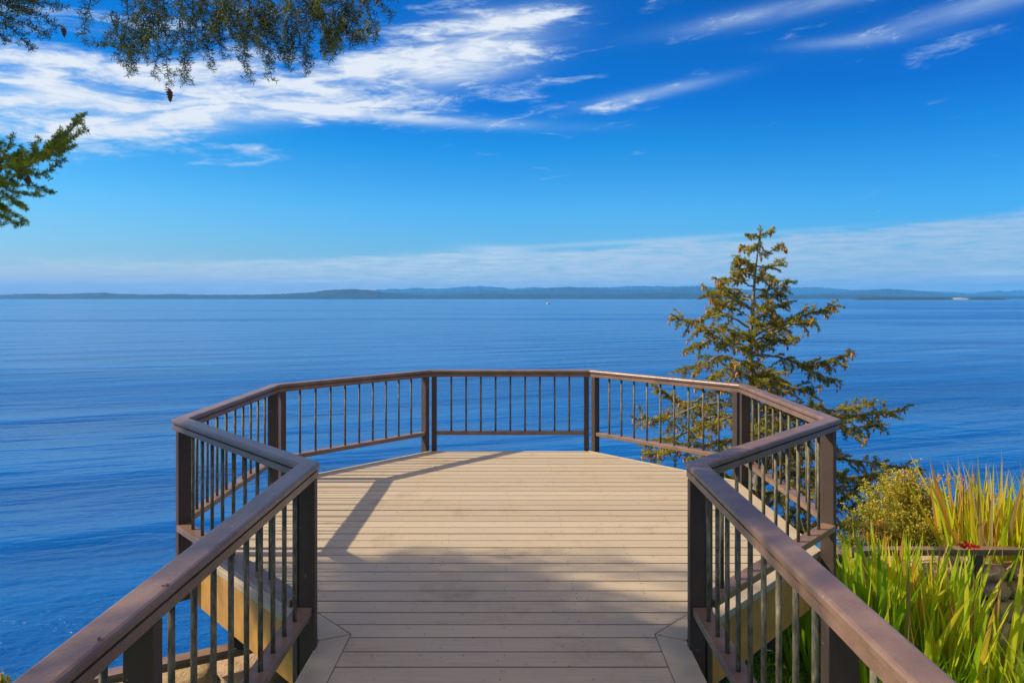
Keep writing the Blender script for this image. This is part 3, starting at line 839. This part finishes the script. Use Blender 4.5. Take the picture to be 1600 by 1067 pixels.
# limbs: (start, mid..., end) in picture positions with depth offsets, then sizes
LB = [
 # crown top
 ([(1186, 372, 0), (1178, 366, -.05), (1168, 372, -.1)], .14), ([(1187, 368, 0), (1198, 364, .05), (1204, 360, .1)], .12),
 ([(1184, 392, 0), (1170, 390, .1), (1158, 384, .2)], .18), ([(1184, 395, 0), (1206, 392, -.1), (1224, 380, -.15)], .2),
 ([(1182, 412, 0), (1165, 408, -.2), (1152, 402, -.3)], .22), ([(1182, 415, 0), (1202, 418, .2), (1222, 410, .25)], .2),
 ([(1180, 430, 0), (1160, 425, .2), (1143, 428, .3)], .24), ([(1180, 432, 0), (1195, 438, -.3), (1212, 436, -.4)], .2),
 ([(1179, 448, 0), (1150, 436, -.1), (1120, 436, -.15)], .30), ([(1179, 452, 0), (1205, 452, .15), (1232, 440, .2)], .28),
 ([(1178, 465, 0), (1140, 452, .3), (1112, 456, .5)], .30), ([(1177, 470, 0), (1190, 480, -.4), (1200, 470, -.7)], .26),
 ([(1177, 482, 0), (1135, 462, -.2), (1098, 462, -.3)], .34), ([(1177, 485, 0), (1210, 478, .2), (1232, 470, .3)], .26),
 ([(1176, 500, 0), (1140, 478, .3), (1105, 486, .5)], .30), ([(1175, 505, 0), (1190, 512, -.5), (1180, 500, -.9)], .25),
 # long right arm at 490
 ([(1176, 527, 0), (1210, 508, .1), (1250, 494, .2), (1306, 478, .25)], .36),
 ([(1175, 533, 0), (1225, 512, -.4), (1268, 500, -.6)], .32),
 ([(1175, 512, 0), (1130, 492, 0), (1090, 500, .1), (1050, 496, .2)], .36),
 ([(1174, 535, 0), (1130, 515, -.4), (1085, 520, -.6)], .34),
 ([(1173, 545, 0), (1125, 528, .4), (1072, 545, .6)], .34),
 # long right arm at 570
 ([(1173, 556, 0), (1215, 556, -.1), (1270, 572, -.2), (1325, 553, -.25)], .36),
 ([(1173, 552, 0), (1205, 535, .4), (1245, 528, .7)], .30),
 ([(1230, 560, -.1), (1270, 582, .1), (1308, 592, .2)], .26),
 ([(1173, 570, 0), (1130, 555, 0), (1098, 570, 0), (1058, 580, 0)], .36),
 ([(1174, 590, 0), (1140, 575, -.6), (1110, 590, -.9)], .32),
 ([(1175, 600, 0), (1200, 585, .6), (1232, 598, .9)], .30), ([(1174, 583, 0), (1195, 590, -.5), (1225, 600, -.7)], .26),
 # lower left arms, seen through the balusters
 ([(1177, 625, 0), (1120, 610, .1), (1070, 630, .1), (1022, 600, .15)], .34),
 ([(1178, 640, 0), (1110, 630, -.3), (1050, 650, -.4), (990, 655, -.45)], .44),
 ([(1179, 660, 0), (1120, 650, .4), (1060, 680, .6), (1000, 690, .8)], .44),
 ([(1179, 640, 0), (1130, 655, -.7), (1090, 668, -1.1)], .36),
 ([(1180, 690, 0), (1120, 690, -.3), (1060, 705, -.4), (1005, 708, -.5)], .42),
 ([(1180, 720, 0), (1130, 712, -.6), (1080, 716, -1.0)], .40),
 ([(1181, 700, 0), (1220, 690, -.5), (1262, 705, -.8)], .42),
 ([(1180, 650, 0), (1215, 640, .5), (1255, 650, .8)], .36),
 # lower right arms
 ([(1180, 670, 0), (1260, 650, .2), (1340, 648, .3), (1412, 640, .35)], .46),
 ([(1181, 690, 0), (1260, 672, -.3), (1320, 668, -.4), (1375, 665, -.5)], .46),
 ([(1181, 655, 0), (1250, 640, .5), (1310, 640, .8), (1365, 628, 1.0)], .32),
 ([(1183, 735, 0), (1270, 712, -.1), (1350, 722, -.2), (1438, 735, -.2)], .34),
 ([(1183, 760, 0), (1260, 735, .5), (1330, 745, .8), (1380, 740, 1.0)], .32),
 ([(1184, 800, 0), (1260, 760, .1), (1330, 765, .1), (1405, 752, .1)], .46),
 ([(1184, 830, 0), (1260, 790, -.3), (1320, 790, -.4), (1372, 792, -.5)], .50),
 ([(1184, 850, 0), (1250, 820, .3), (1300, 820, .5), (1350, 815, .6)], .46),
 ([(1184, 780, 0), (1235, 765, -.8), (1290, 770, -1.2)], .50),
 ([(1183, 770, 0), (1150, 750, -.6), (1120, 760, -1.0)], .40),
 ([(1184, 860, 0), (1210, 840, -.8), (1250, 845, -1.2)], .45),
]
r4 = random.Random(21)
for k_ in range(38):
    y = 385 + 470 * ((k_ + r4.random()) / 38) ** 0.85
    x = float(np.interp(y, [q[1] for q in trunk_px], [q[0] for q in trunk_px]))
    ln = float(np.interp(y, [355, 400, 470, 560, 640, 740, 860], [8, 26, 62, 82, 105, 130, 110])) * r4.uniform(0.5, 1.0)
    th = r4.uniform(0, 6.283); dx = math.cos(th) * ln; dz_ = math.sin(th) * ln / F * TD
    up_ = r4.uniform(0.1, 0.35) * ln
    LB.append(([(x, y, 0), (x + dx * .5, y - up_, dz_ * .5), (x + dx, y - up_ * r4.uniform(0.4, 1.2), dz_)], 0.16 + 0.0022 * ln))
for pts, sz in LB:
    c = f.curve([Pn(x, y, TD + dd) for x, y, dd in pts], 12, 0.008)
    L = np.linalg.norm(np.diff(c, axis=0), axis=1).sum()
    f.limb(c, 0.006 + 0.012 * L, 0.004, sz * 0.85, 0.052, 0.095, 0.034, droop=0.4, start=0.12 if L < 0.6 else 0.25, flat=0.1, hang=0.05)
# leader and stem tufts
f.spray(f.curve([Pn(1187, 400, TD), Pn(1188, 352, TD)], 6), 0.10, 0.03, 0.0)
f.needle_obj('needles', M_needle, fir, spacing=0.0050, length=0.029, width=0.0075, per=3)
f.wood_obj('branches', M_bark, fir)
rs = np.random.RandomState(9); mc = MB()
nt = len(f.tw)
for k_ in rs.choice(nt, min(nt, 1100), replace=False):
    q = f.tw[k_][0]; p = q[rs.randint(len(q) // 2, len(q))]
    for _ in range(rs.randint(1, 2)):
        cone_geo(mc, p + rs.normal(size=3) * 0.012, (rs.normal() * .25, rs.normal() * .25, -1), rs.uniform(0.06, 0.09), rs)
mc.build('cones', M_cone, fir)['kind'] = 'stuff'

# ---- the big fir to the left of the deck, only its overhanging sprays are in frame
big = thing('overhanging_fir', 'big dark fir whose drooping branches hang into the top left of the view', 'tree', (-6.4, 2.6, -1.3))
bw = Fir(30)
bt = bw.curve([(-6.4, 2.6, -1.4), (-6.35, 2.6, 3), (-6.45, 2.7, 8), (-6.4, 2.6, 13)], 24)
bw.wood.append((bt, 0.26, 0.03, 14)); bw.wood_obj('trunk', M_bark, big)

g1 = Fir(31)     # main overhang
ML = g1.curve([(-6.35, 2.6, 4.6), (-4.6, 3.0, 4.3), tuple(P(60, -140, 3.5)), tuple(P(250, -75, 3.5)), tuple(P(430, -40, 3.55)), tuple(P(610, -12, 3.6))], 26)
g1.wood.append((ML, 0.045, 0.008, 8))
ML2 = g1.curve([tuple(P(60, -140, 3.5)), tuple(P(200, -60, 3.25)), tuple(P(360, -30, 3.2)), tuple(P(520, -20, 3.25))], 14)
g1.wood.append((ML2, 0.014, 0.005, 6))
def hang(pts, r0=0.0035, sh=0.085, step=0.026, droop=0.2, st=0.0):
    c = g1.curve([P(*q) for q in pts], 9, 0.004)
    g1.spray(c, sh, step, droop, flat=0.75, r0=r0, upv=(0.15, -1, 0.2), start=st)
HG = [
 [(150, -40, 3.4), (139, 10, 3.4), (131, 66, 3.4)], [(158, -60, 3.5), (200, 40, 3.5), (138, 66, 3.42)][:0],
 [(195, -50, 3.4), (200, 30, 3.4), (185, 95, 3.4)], [(215, -60, 3.3), (222, 20, 3.3), (204, 118, 3.3)],
 [(235, -60, 3.5), (248, 40, 3.5), (240, 120, 3.5)], [(250, -70, 3.4), (258, 40, 3.4), (264, 142, 3.4)],
 [(275, -60, 3.2), (285, 30, 3.2), (292, 132, 3.2)], [(300, -60, 3.5), (300, 40, 3.5), (282, 122, 3.5)],
 [(310, -60, 3.3), (320, 30, 3.3), (330, 110, 3.3)], [(335, -60, 3.5), (338, 10, 3.5), (348, 92, 3.5)],
 [(355, -60, 3.3), (372, 30, 3.3), (392, 128, 3.3)], [(380, -50, 3.5), (390, 30, 3.5), (378, 98, 3.5)],
 [(395, -60, 3.4), (410, 30, 3.4), (426, 126, 3.4)], [(420, -50, 3.3), (425, 20, 3.3), (440, 92, 3.3)],
 [(440, -50, 3.5), (455, 20, 3.5), (450, 108, 3.5)], [(465, -50, 3.3), (478, 20, 3.3), (482, 116, 3.3)],
 [(485, -50, 3.5), (500, 20, 3.5), (520, 92, 3.5)], [(500, -50, 3.3), (520, 10, 3.3), (505, 72, 3.3)],
 [(530, -40, 3.4), (545, 10, 3.4), (552, 76, 3.4)], [(550, -40, 3.5), (570, 5, 3.5), (590, 62, 3.5)],
 [(570, -35, 3.5), (590, 0, 3.5), (612, 28, 3.5)], [(580, -30, 3.6), (600, -8, 3.6), (618, -2, 3.6)],
 [(200, -80, 3.5), (230, -10, 3.45), (262, 60, 3.4)], [(300, -70, 3.4), (350, -10, 3.4), (370, 60, 3.4)],
 [(400, -60, 3.4), (440, -10, 3.4), (472, 50, 3.4)], [(480, -60, 3.4), (520, -10, 3.4), (560, 30, 3.4)],
 [(260, -60, 3.6), (230, 0, 3.6), (190, 60, 3.6)], [(345, -60, 3.6), (320, 0, 3.6), (300, 70, 3.6)], [(450, -60, 3.6), (420, 0, 3.6), (400, 70, 3.6)],
]
for q in HG:
    if q:
        hang(q)
env_x = [150, 175, 200, 235, 265, 292, 320, 350, 392, 426, 450, 482, 520, 555, 590, 618]
env_y = [50, 92, 108, 116, 128, 128, 105, 92, 118, 118, 98, 106, 86, 72, 56, 15]
r3 = random.Random(12)
for k_ in range(52):
    x = r3.uniform(165, 600); y0 = r3.uniform(-45, 50); dx = r3.uniform(-45, 45)
    y1 = min(y0 + r3.uniform(45, 85), float(np.interp(x + dx, env_x, env_y)) - r3.uniform(0, 12)); d_ = r3.uniform(3.2, 3.7)
    if y1 - y0 > 20:
        hang([(x, y0, d_), (x + dx * 0.35, (y0 + y1) / 2 - 5, d_ + r3.uniform(-.05, .05)), (x + dx, y1, d_)], sh=0.075, step=0.027)
hang([(228, 84, 3.45), (182, 74, 3.45), (140, 66, 3.45)], sh=0.05)
g1.wood_obj('overhanging_branch', M_bark, big)
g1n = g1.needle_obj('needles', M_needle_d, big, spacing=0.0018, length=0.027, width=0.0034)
mc = MB(); cone_geo(mc, P(265, 139, 3.38), (0.05, 0, -1), 0.062, rs); mc.build('cone', M_cone_d, big)

g1 = Fir(33)     # upper left corner
g1.wood.append((g1.curve([(-6.35, 2.6, 3.9), (-4.6, 2.9, 3.6), tuple(P(-260, -60, 3.5)), tuple(P(-60, -20, 3.5))], 12), 0.03, 0.006, 6))
for q in [[(-80, -30, 3.5), (10, -5, 3.5), (98, 12, 3.5)], [(-80, -10, 3.4), (20, 10, 3.4), (100, 44, 3.4)], [(-80, 10, 3.5), (0, 22, 3.5), (78, 58, 3.5)],
          [(-60, 20, 3.4), (10, 38, 3.4), (52, 80, 3.4)], [(-60, 10, 3.5), (-20, 40, 3.5), (10, 66, 3.5)], [(-60, -30, 3.5), (20, -20, 3.5), (80, -12, 3.5)], [(-60, -10, 3.3), (0, 5, 3.3), (50, 22, 3.3)], [(-60, -30, 3.3), (10, -10, 3.3), (60, 2, 3.3)]]:
    hang(q, step=0.024, sh=0.08)
g1.wood_obj('corner_branch', M_bark, big)
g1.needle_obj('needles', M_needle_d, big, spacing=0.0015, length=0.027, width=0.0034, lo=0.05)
mc = MB(); cone_geo(mc, P(99, 42, 3.38), (0.1, 0, -1), 0.05, rs); mc.build('cone', M_cone_d, big)

g1 = Fir(35)     # sunlit branch at the left edge
bl = g1.curve([(-6.35, 2.6, 1.4), (-4.2, 3.3, 2.1), tuple(P(-140, 300, 3.55)), tuple(P(-30, 268, 3.55)), tuple(P(50, 250, 3.55)), tuple(P(100, 212, 3.55)), tuple(P(128, 184, 3.55))], 26)
g1.wood.append((bl, 0.026, 0.003, 7))
def upspray(pts, sh=0.065, step=0.020, droop=-0.1, up=(0, 0, 1), r0=0.003):
    c = g1.curve([P(*q) for q in pts], 8, 0.003)
    g1.spray(c, sh, step, droop, flat=0.55, r0=r0, upv=up)
for q in [[(40, 253, 3.55), (90, 222, 3.55), (124, 180, 3.55)], [(60, 246, 3.5), (105, 222, 3.45), (134, 200, 3.4)], [(30, 258, 3.6), (50, 238, 3.65), (62, 215, 3.7)],
          [(-20, 266, 3.5), (8, 240, 3.45), (20, 212, 3.4)], [(-40, 270, 3.6), (0, 250, 3.6), (30, 236, 3.6)], [(0, 262, 3.4), (40, 258, 3.35), (80, 238, 3.3)],
          [(60, 246, 3.6), (90, 240, 3.65), (118, 228, 3.7)], [(-30, 268, 3.5), (-5, 240, 3.5), (2, 222, 3.5)]]:
    upspray(q)
for q in [[(20, 258, 3.5), (60, 272, 3.5), (98, 252, 3.5)], [(0, 262, 3.6), (45, 285, 3.6), (82, 302, 3.6)], [(-20, 270, 3.5), (20, 298, 3.5), (60, 305, 3.5)],
          [(-40, 285, 3.5), (-5, 315, 3.5), (42, 345, 3.5)], [(-50, 300, 3.6), (-10, 330, 3.6), (36, 352, 3.6)], [(-50, 280, 3.4), (0, 300, 3.4), (36, 322, 3.4)], [(-60, 310, 3.5), (-30, 335, 3.5), (2, 352, 3.5)],
          [(-60, 270, 3.4), (-10, 285, 3.4), (30, 290, 3.4)]]:
    upspray(q, sh=0.075, droop=0.3, step=0.022)
r5 = random.Random(6)
for k_ in range(18):
    u = r5.random(); x = -40 + 160 * u; y = float(np.interp(x, [-40, 50, 100, 128], [268, 250, 212, 184])); d_ = 3.55 + r5.uniform(-.12, .12)
    dx = r5.uniform(-6, 26) ; dy = r5.choice([-1, -1, 1]) * r5.uniform(10, 30)
    upspray([(x, y, 3.55), (x + dx * .5, y + dy * .6, d_), (x + dx, y + dy, d_)], sh=0.045)
for k_ in range(7):
    x = r5.uniform(-60, 30); y = r5.uniform(270, 320); dx = r5.uniform(15, 40); dy = r5.uniform(5, 32); d_ = 3.5 + r5.uniform(-.15, .15)
    upspray([(x, y, d_), (x + dx * .5, y + dy * .4, d_), (x + dx, y + dy, d_)], sh=0.05)
g1.wood_obj('sunlit_branch', M_bark, big)
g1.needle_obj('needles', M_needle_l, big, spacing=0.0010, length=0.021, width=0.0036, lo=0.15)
for cx_, cy_ in ((66, 236), (44, 274)):
    mc = MB(); cone_geo(mc, P(cx_, cy_, 3.48), (0.05, 0, -1), 0.055, rs); mc.build('cone', M_cone_d, big)

# crown above and out of frame: throws the dappled shade over the near deck
g2 = Fir(41)
r_ = random.Random(77)
def deck_caster(X, Y, z):
    return (X - z / math.tan(R(SUN_EL)), Y, z)
tgt = []
for k_ in range(85):
    Y = r_.uniform(0.3, 4.62)
    lim = 0.10
    if 3.1 < Y < 4.0: lim = -0.15
    if Y < 3.1: lim = -0.05
    if Y < 3.1 and r_.random() < 0.4: continue
    X = r_.uniform(-1.6, lim)
    tgt.append((X, Y))
for k_ in range(70):
    tgt.append((r_.uniform(-1.6, -0.15), r_.uniform(2.4, 4.6)))
for Y, X0, X1 in ((4.5, -1.0, 0.6), (4.1, -1.0, 0.35), (3.6, -1.2, -0.2), (3.1, -1, 0.0)):
    for q in range(9):
        tgt.append((X0 + (X1 - X0) * q / 8, Y + r_.uniform(-.08, .08)))
for X, Y in tgt:
    z = r_.uniform(4.4, 8.6)
    e = deck_caster(X, Y, z)
    side = 1 if e[1] > 2.6 else -1
    sh_ = np.array([-6.4 + 0.0, 2.6, z + 0.5]); e = np.array(e)
    mid = sh_ * 0.5 + e * 0.5 + np.array([0, 0, 0.15])
    st_ = sh_ * 0.35 + e * 0.65
    if np.linalg.norm(e - sh_) > 2.6:
        st_ = e - (e - sh_) / np.linalg.norm(e - sh_) * 0.9
    c = g2.curve([st_, st_ * 0.5 + e * 0.5 + [0, 0, 0.06], e], 8)
    g2.wood.append((g2.curve([sh_, st_, c[3]], 5), 0.022, 0.008, 5))
    g2.limb(c, 0.010, 0.003, 0.34, 0.10, 0.14, 0.06, droop=0.4, start=0.05)
g2.wood_obj('upper_branches', M_bark, big)
g2.needle_obj('upper_needles', M_needle_d, big, spacing=0.014, length=0.040, width=0.014)

# ------------------------------------------------------------------ plants on the right
def blades(rs, base, n, spread, L, W_, lean, bend, var, seg=6, dirbias=(0, 0), z0=-1.3, tw=0.6):
    """upright arching sword leaves. returns V, F, attr"""
    V = []; Fc = []; at = []; b0 = 0
    for _ in range(n):
        bx = base[0] + rs.normal() * spread[0]; by = base[1] + rs.normal() * spread[1]
        l = rs.uniform(*L); wd = rs.uniform(*W_); th = rs.uniform(0, 6.283)
        d = np.array([rs.normal() * lean + dirbias[0], rs.normal() * lean + dirbias[1], 1.0]); d /= np.linalg.norm(d)
        bd_ = np.array([math.cos(th), math.sin(th), 0]) * rs.uniform(0, bend) + np.array([d[0], d[1], 0]) * rs.uniform(0, 0.6)
        sd = np.cross(d, [math.cos(th + tw * rs.normal()), math.sin(th + tw * rs.normal()), 0]); sd /= np.linalg.norm(sd)
        p = np.array([bx, by, z0]); v = np.clip(rs.normal(var[0], var[1]), 0, 1)
        if rs.rand() < 0.07: v = rs.uniform(0.9, 1.0)
        tipb = rs.uniform(0.0, 0.35)
        row = []
        for k_ in range(seg + 1):
            u = k_ / seg
            ww = wd * 0.5 * min(1, 0.45 + u * 2.2) * (1 - max(0, (u - 0.55) / 0.45) ** 1.6)
            cr = np.cross(sd, d) * ww * 0.25
            row += [p - sd * ww, p + cr, p + sd * ww]
            at += [min(1, v + tipb * u * u * (0.6 + rs.rand() * .2))] * 3
            dd = d + bd_ * u * u * 1.1 - np.array([0, 0, 1]) * np.linalg.norm(bd_) * u * u * 0.5
            p = p + dd / np.linalg.norm(dd) * l / seg
        V += row
        for k_ in range(seg):
            a = b0 + k_ * 3
            Fc += [(a, a + 1, a + 4, a + 3), (a + 1, a + 2, a + 5, a + 4)]
        b0 += (seg + 1) * 3
    return np.array(V), np.array(Fc), np.array(at)
rs = np.random.RandomState(50)
def clump(name, label, px_, d, n, spread, L, W_, lean, bend, var, grp='clumps of sword-leaved plants by the stone wall', z0=-1.3, dirbias=(0, 0)):
    x = 0.069 + (px_ - 807) / F * d
    V, Fc, at = blades(rs, (x, d), n, spread, L, W_, lean, bend, var, z0=z0, dirbias=dirbias)
    t_ = thing(name, label, 'plant', (x, d, z0), grp)
    fast_mesh('leaves', V, Fc, M_sword, t_, smooth=True, attr=at)
    return t_, x
clump('montbretia', 'green sword-leaved clump right behind the right corner post of the deck', 1335, 4.7, 120, (.13, .14), (0.95, 1.45), (.030, .050), .13, .35, (0.22, 0.12), dirbias=(-.04, 0))
t1, x1 = clump('montbretia', 'broad yellow-green sword-leaved clump in front of the low rail, lit brightest', 1395, 4.9, 170, (.19, .15), (0.9, 1.4), (.036, .062), .15, .45, (0.53, 0.2))
clump('montbretia', 'lime green sword-leaved clump standing left of the red flower', 1465, 4.8, 140, (.17, .17), (0.9, 1.38), (.034, .058), .17, .45, (0.49, 0.22))
t4, x4 = clump('montbretia', 'sparser sword-leaved clump below the red flower with bronze seed leaves', 1535, 4.6, 45, (.14, .15), (0.6, 1.15), (.018, .034), .18, .5, (0.49, 0.22))
clump('montbretia', 'low dark green sword-leaved clump along the edge of the lawn', 1430, 4.35, 150, (.26, .12), (0.5, 1.0), (.016, .030), .24, .5, (0.18, 0.1))
clump('montbretia', 'leaning yellow sword leaves at the bottom right edge of the view', 1640, 4.3, 40, (.10, .12), (0.7, 1.1), (.022, .036), .22, .6, (0.5, 0.15), dirbias=(-.2, 0))
clump('montbretia', 'tall orange-tipped sword-leaved clump behind the low rail', 1545, 6.35, 140, (.15, .14), (1.15, 1.75), (.034, .056), .13, .35, (0.66, 0.16), z0=-1.45, dirbias=(-.05, 0))
clump('montbretia', 'golden sword-leaved clump behind the low rail at the right edge', 1645, 6.3, 190, (.24, .14), (1.1, 1.65), (.034, .056), .17, .4, (0.56, 0.14), z0=-1.45)
clump('montbretia', 'green sword leaves between the golden clumps behind the low rail', 1570, 6.2, 110, (.2, .1), (0.9, 1.3), (.022, .036), .14, .35, (0.30, 0.12), z0=-1.4)

# red flower head on an arching stalk
M_red, t, b, tc, g = mat('red_petals', (0.75, 0.02, 0.015), 0.5)
M_stalk, t, b, tc, g = mat('flower_stalk', (0.16, 0.13, 0.04), 0.7)
fp = P(1513, 853, 4.4)
fl = thing('flower', 'single scarlet flower head in front of the low rail', 'flower', (fp.x + 0.05, fp.y + 0.1, -1.3))
MB().tube([(fp.x + .05, fp.y + .1, -1.3), (fp.x + .06, fp.y + .05, -0.6), (fp.x + .04, fp.y, fp.z + 0.01), (fp.x - .05, fp.y, fp.z + 0.015)], [.004, .0035, .003, .002], 6).build('stem', M_stalk, fl)
mf = MB(); r2 = random.Random(3)
for k_ in range(15):
    c = Vector((fp.x - 0.05 + 0.10 * k_ / 14, fp.y + r2.uniform(-.015, .015), fp.z + r2.uniform(-.012, .02)))
    for j in range(5):
        th = r2.uniform(0, 6.28); e = Vector((math.cos(th) * .5, math.sin(th) * .5, r2.uniform(-.2, 1))).normalized(); s_ = e.cross(Vector((0.3, 0.9, 0.2))).normalized()
        b0 = len(mf.v); mf.v += [tuple(c), tuple(c + e * .014 + s_ * .006), tuple(c + e * .026), tuple(c + e * .014 - s_ * .006)]; mf.f.append((b0, b0 + 1, b0 + 2, b0 + 3))
mf.build('petals', M_red, fl)

# thin dry flower stalks standing over the clumps
dry = thing('seed_stalks', 'thin reddish dry flower stalks arching above the orange-tipped clump', 'plant', tuple(P(1505, 900, 6.3)))
ms = MB(); r2 = random.Random(8)
for tx, ty, bx in ((1478, 752, 1498), (1492, 742, 1502), (1506, 745, 1506), (1518, 756, 1510), (1500, 738, 1505), (1558, 770, 1548), (1572, 745, 1575)):
    a = P(bx, 880, 6.3); e = P(tx, ty, 6.3); m1 = P(bx, ty + 12, 6.3)
    pp = [a, a * .5 + m1 * .5, m1, e]
    ms.tube(pp, [.004, .0035, .003, .0015], 5)
    for k_ in range(9):
        u = k_ / 8; c = m1 * (1 - u) + e * u; s_ = 0.018
        dv = Vector((r2.uniform(-1, 1), r2.uniform(-1, 1), r2.uniform(-.2, 1))).normalized() * s_
        ms.tube([c, c + dv * .5, c + dv], [.001, .004, .001], 4)
ms.build('stalks', M_cone, dry)

# golden bush behind the rail
def bush(name, label, c, rad, n, m, L, W_, seed, varmu, z_sq=0.8, sprig=True, group=None):
    rs_ = np.random.RandomState(seed)
    t_ = thing(name, label, 'bush', (c[0], c[1], c[2] - rad * z_sq), group)
    fb = Fir(seed)
    k0 = np.array([c[0], c[1], c[2] - rad * z_sq])
    nb = n
    for _ in range(nb):
        th = rs_.uniform(0, 6.283); ph = rs_.uniform(0.0, 1.45); rr = rad * (rs_.uniform(0.62, 1.1) + 0.16 * math.sin(3 * th + seed) * math.sin(ph * 2) + (0.22 if rs_.rand() < 0.12 else 0))
        e = np.array([c[0] + rr * math.cos(th) * math.sin(ph), c[1] + rr * math.sin(th) * math.sin(ph), c[2] + rr * z_sq * math.cos(ph)])
        mid = k0 * 0.3 + e * 0.7 + np.array([0, 0, 0.12 * rad])
        cv_ = fb.curve([k0 * 0.5 + e * 0.5, mid, e, e + (e - mid) * 0.15 - [0, 0, 0.05]], 6)
        fb.wood.append((cv_, 0.003, 0.001, 4)); fb.spray(cv_, 0.10 * rad / 0.5, 0.03, 0.3, r0=0.002)
    fb.wood_obj('stems', M_stalk, t_)
    V, i, at = fb.needles(spacing=0.011, length=L, width=W_)
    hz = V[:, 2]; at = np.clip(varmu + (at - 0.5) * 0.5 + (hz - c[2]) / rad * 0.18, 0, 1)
    fast_mesh('leaves', V, np.concatenate([np.stack([i, i + 2, i + 3], 1), np.stack([i, i + 3, i + 4], 1)]), m, t_, attr=at)
    return t_
bush('shrub', 'loose rounded golden green shrub beyond the low rail next to the fir', P(1424, 836, 7.0), 0.64, 230, M_bush, 0.030, 0.014, 60, 0.44, 0.95)
bush('shrub', 'small straw coloured shrub between the deck post and the low rail', P(1376, 856, 6.7), 0.26, 70, M_bush, 0.026, 0.010, 61, 0.68, 0.9)
bush('shrub', 'green leafy shrub behind the golden sword leaves', P(1560, 850, 7.2), 0.5, 90, M_bush, 0.034, 0.015, 62, 0.25, 0.9)
bush('shrub', 'yellowish shrub between wall and fir behind the green sword leaves', P(1330, 870, 6.9), 0.34, 60, M_bush, 0.028, 0.012, 63, 0.35, 0.9)
bush('shrub', 'small yellow green sprig at the bottom left corner', P(2, 1078, 4.6), 0.10, 22, M_bush, 0.022, 0.012, 64, 0.35, 0.9)
bush('shrub', 'dark low shrub in the shade beneath the right side of the deck', (1.45, 4.7, -0.75), 0.28, 50, M_needle_d, 0.030, 0.014, 65, 0.3, 0.7)

# lawn grass
rs = np.random.RandomState(70)
V = []; n = 90000
x = rs.uniform(0.7, 5.0, n); y = rs.uniform(2.6, 1.0, n) * 0 + rs.uniform(2.6, 5.9, n)
ok_ = y < np.interp(x, [q[0] for q in fence_pts], [q[1] for q in fence_pts]) - 0.05
x = x[ok_]; y = y[ok_]; n = len(x)
th = rs.uniform(0, 6.283, n); L = rs.uniform(0.03, 0.075, n)
d = np.stack([rs.normal(0, .35, n), rs.normal(0, .35, n), np.ones(n)], 1); d /= np.linalg.norm(d, axis=1, keepdims=True)
base = np.stack([x, y, lawn_z(x, y) - 0.01], 1)
sd_ = np.stack([np.cos(th), np.sin(th), np.zeros(n)], 1) * 0.003
V = np.stack([base - sd_, base + sd_, base + d * L[:, None]], 1).reshape(-1, 3)
i = np.arange(n) * 3
o = fast_mesh('grass', V, np.stack([i, i + 1, i + 2], 1), M_grass, attr=np.repeat(np.clip(rs.normal(.5, .25, n) , 0, 1), 3))
tag(o, 'short bright green grass on the lawn beside the deck', 'grass', kind='stuff')

# bits of dead leaf lying on the left handrail
M_debris, t, b, tc, g = mat('dead_leaf', (0.10, 0.045, 0.02), 0.8)
for cx_, cy_, dd, s_ in ((158, 998, 1.72, .008), (258, 914, 1.99, .011), (437, 775, 2.80, .006)):
    c = P(cx_, cy_, dd); c.z = HR + 0.001; c.y = (H_EYE - HR) * F / (cy_ - 465); c.x = 0.069 + (cx_ - 807) / F * c.y
    c.x = max(-1.0, min(-0.92, c.x))
    r2 = random.Random(int(cx_)); m_ = MB()
    for k_ in range(5):
        a = r2.uniform(0, 6.28); e = Vector((math.cos(a), math.sin(a), r2.uniform(0.1, .5))) * s_
        q = Vector((-e.y, e.x, 0)) * .4
        b0 = len(m_.v); m_.v += [tuple(c), tuple(c + e * .6 + q), tuple(c + e), tuple(c + e * .6 - q)]; m_.f.append((b0, b0 + 1, b0 + 2, b0 + 3))
    tag(m_.build('dead_leaf', M_debris), {158: 'dark curled leaf scrap on the left handrail nearest the viewer', 258: 'largest brown leaf scrap halfway along the near left handrail', 437: 'tiny dark leaf scrap on the left handrail near the inner corner'}[cx_], 'leaf')

# brown fir needles and crumbs fallen on the boards
rs = np.random.RandomState(90); n = 420
x = rs.uniform(-1.6, 1.7, n); y = rs.uniform(1.5, 7.2, n)
ok_ = np.array([abs(a) < inner_hw(b_) - 0.02 for a, b_ in zip(x, y)]); x = x[ok_]; y = y[ok_]; n = len(x)
th = rs.uniform(0, 3.14, n); L = rs.uniform(0.006, 0.016, n); wd = rs.uniform(0.0008, 0.0022, n)
dx = np.cos(th) * L; dy = np.sin(th) * L; nx_ = -np.sin(th) * wd; ny_ = np.cos(th) * wd; zz = rs.uniform(0.003, 0.0045, n)
V = np.stack([np.stack([x - dx, y - dy, zz], 1), np.stack([x + nx_, y + ny_, zz + .001], 1), np.stack([x + dx, y + dy, zz], 1), np.stack([x - nx_, y - ny_, zz + .001], 1)], 1).reshape(-1, 3)
i = np.arange(n) * 4
o = fast_mesh('fallen_needles', V, np.stack([i, i + 1, i + 2, i + 3], 1), M_debris)
tag(o, 'brown fallen fir needles scattered over the deck boards', 'needles', kind='stuff')

# ------------------------------------------------------------------ haze: one even box of air round the whole place
hz = bpy.data.materials.new('haze'); hz.use_nodes = True
nt_ = hz.node_tree; nt_.nodes.remove(nt_.nodes['Principled BSDF'])
pv = nt_.nodes.new('ShaderNodeVolumePrincipled')
pv.inputs['Color'].default_value = (0.12, 0.53, 1.0, 1)
pv.inputs['Density'].default_value = 3.1e-5
nt_.links.new(pv.outputs[0], nt_.nodes['Material Output'].inputs['Volume'])
o = MB().prism([(-46000, -950), (46000, -950), (46000, 39500), (-46000, 39500)], -20.5, 700).build('haze', hz)
tag(o, 'thin blue sea haze over the water and far hills', 'haze', kind='stuff')
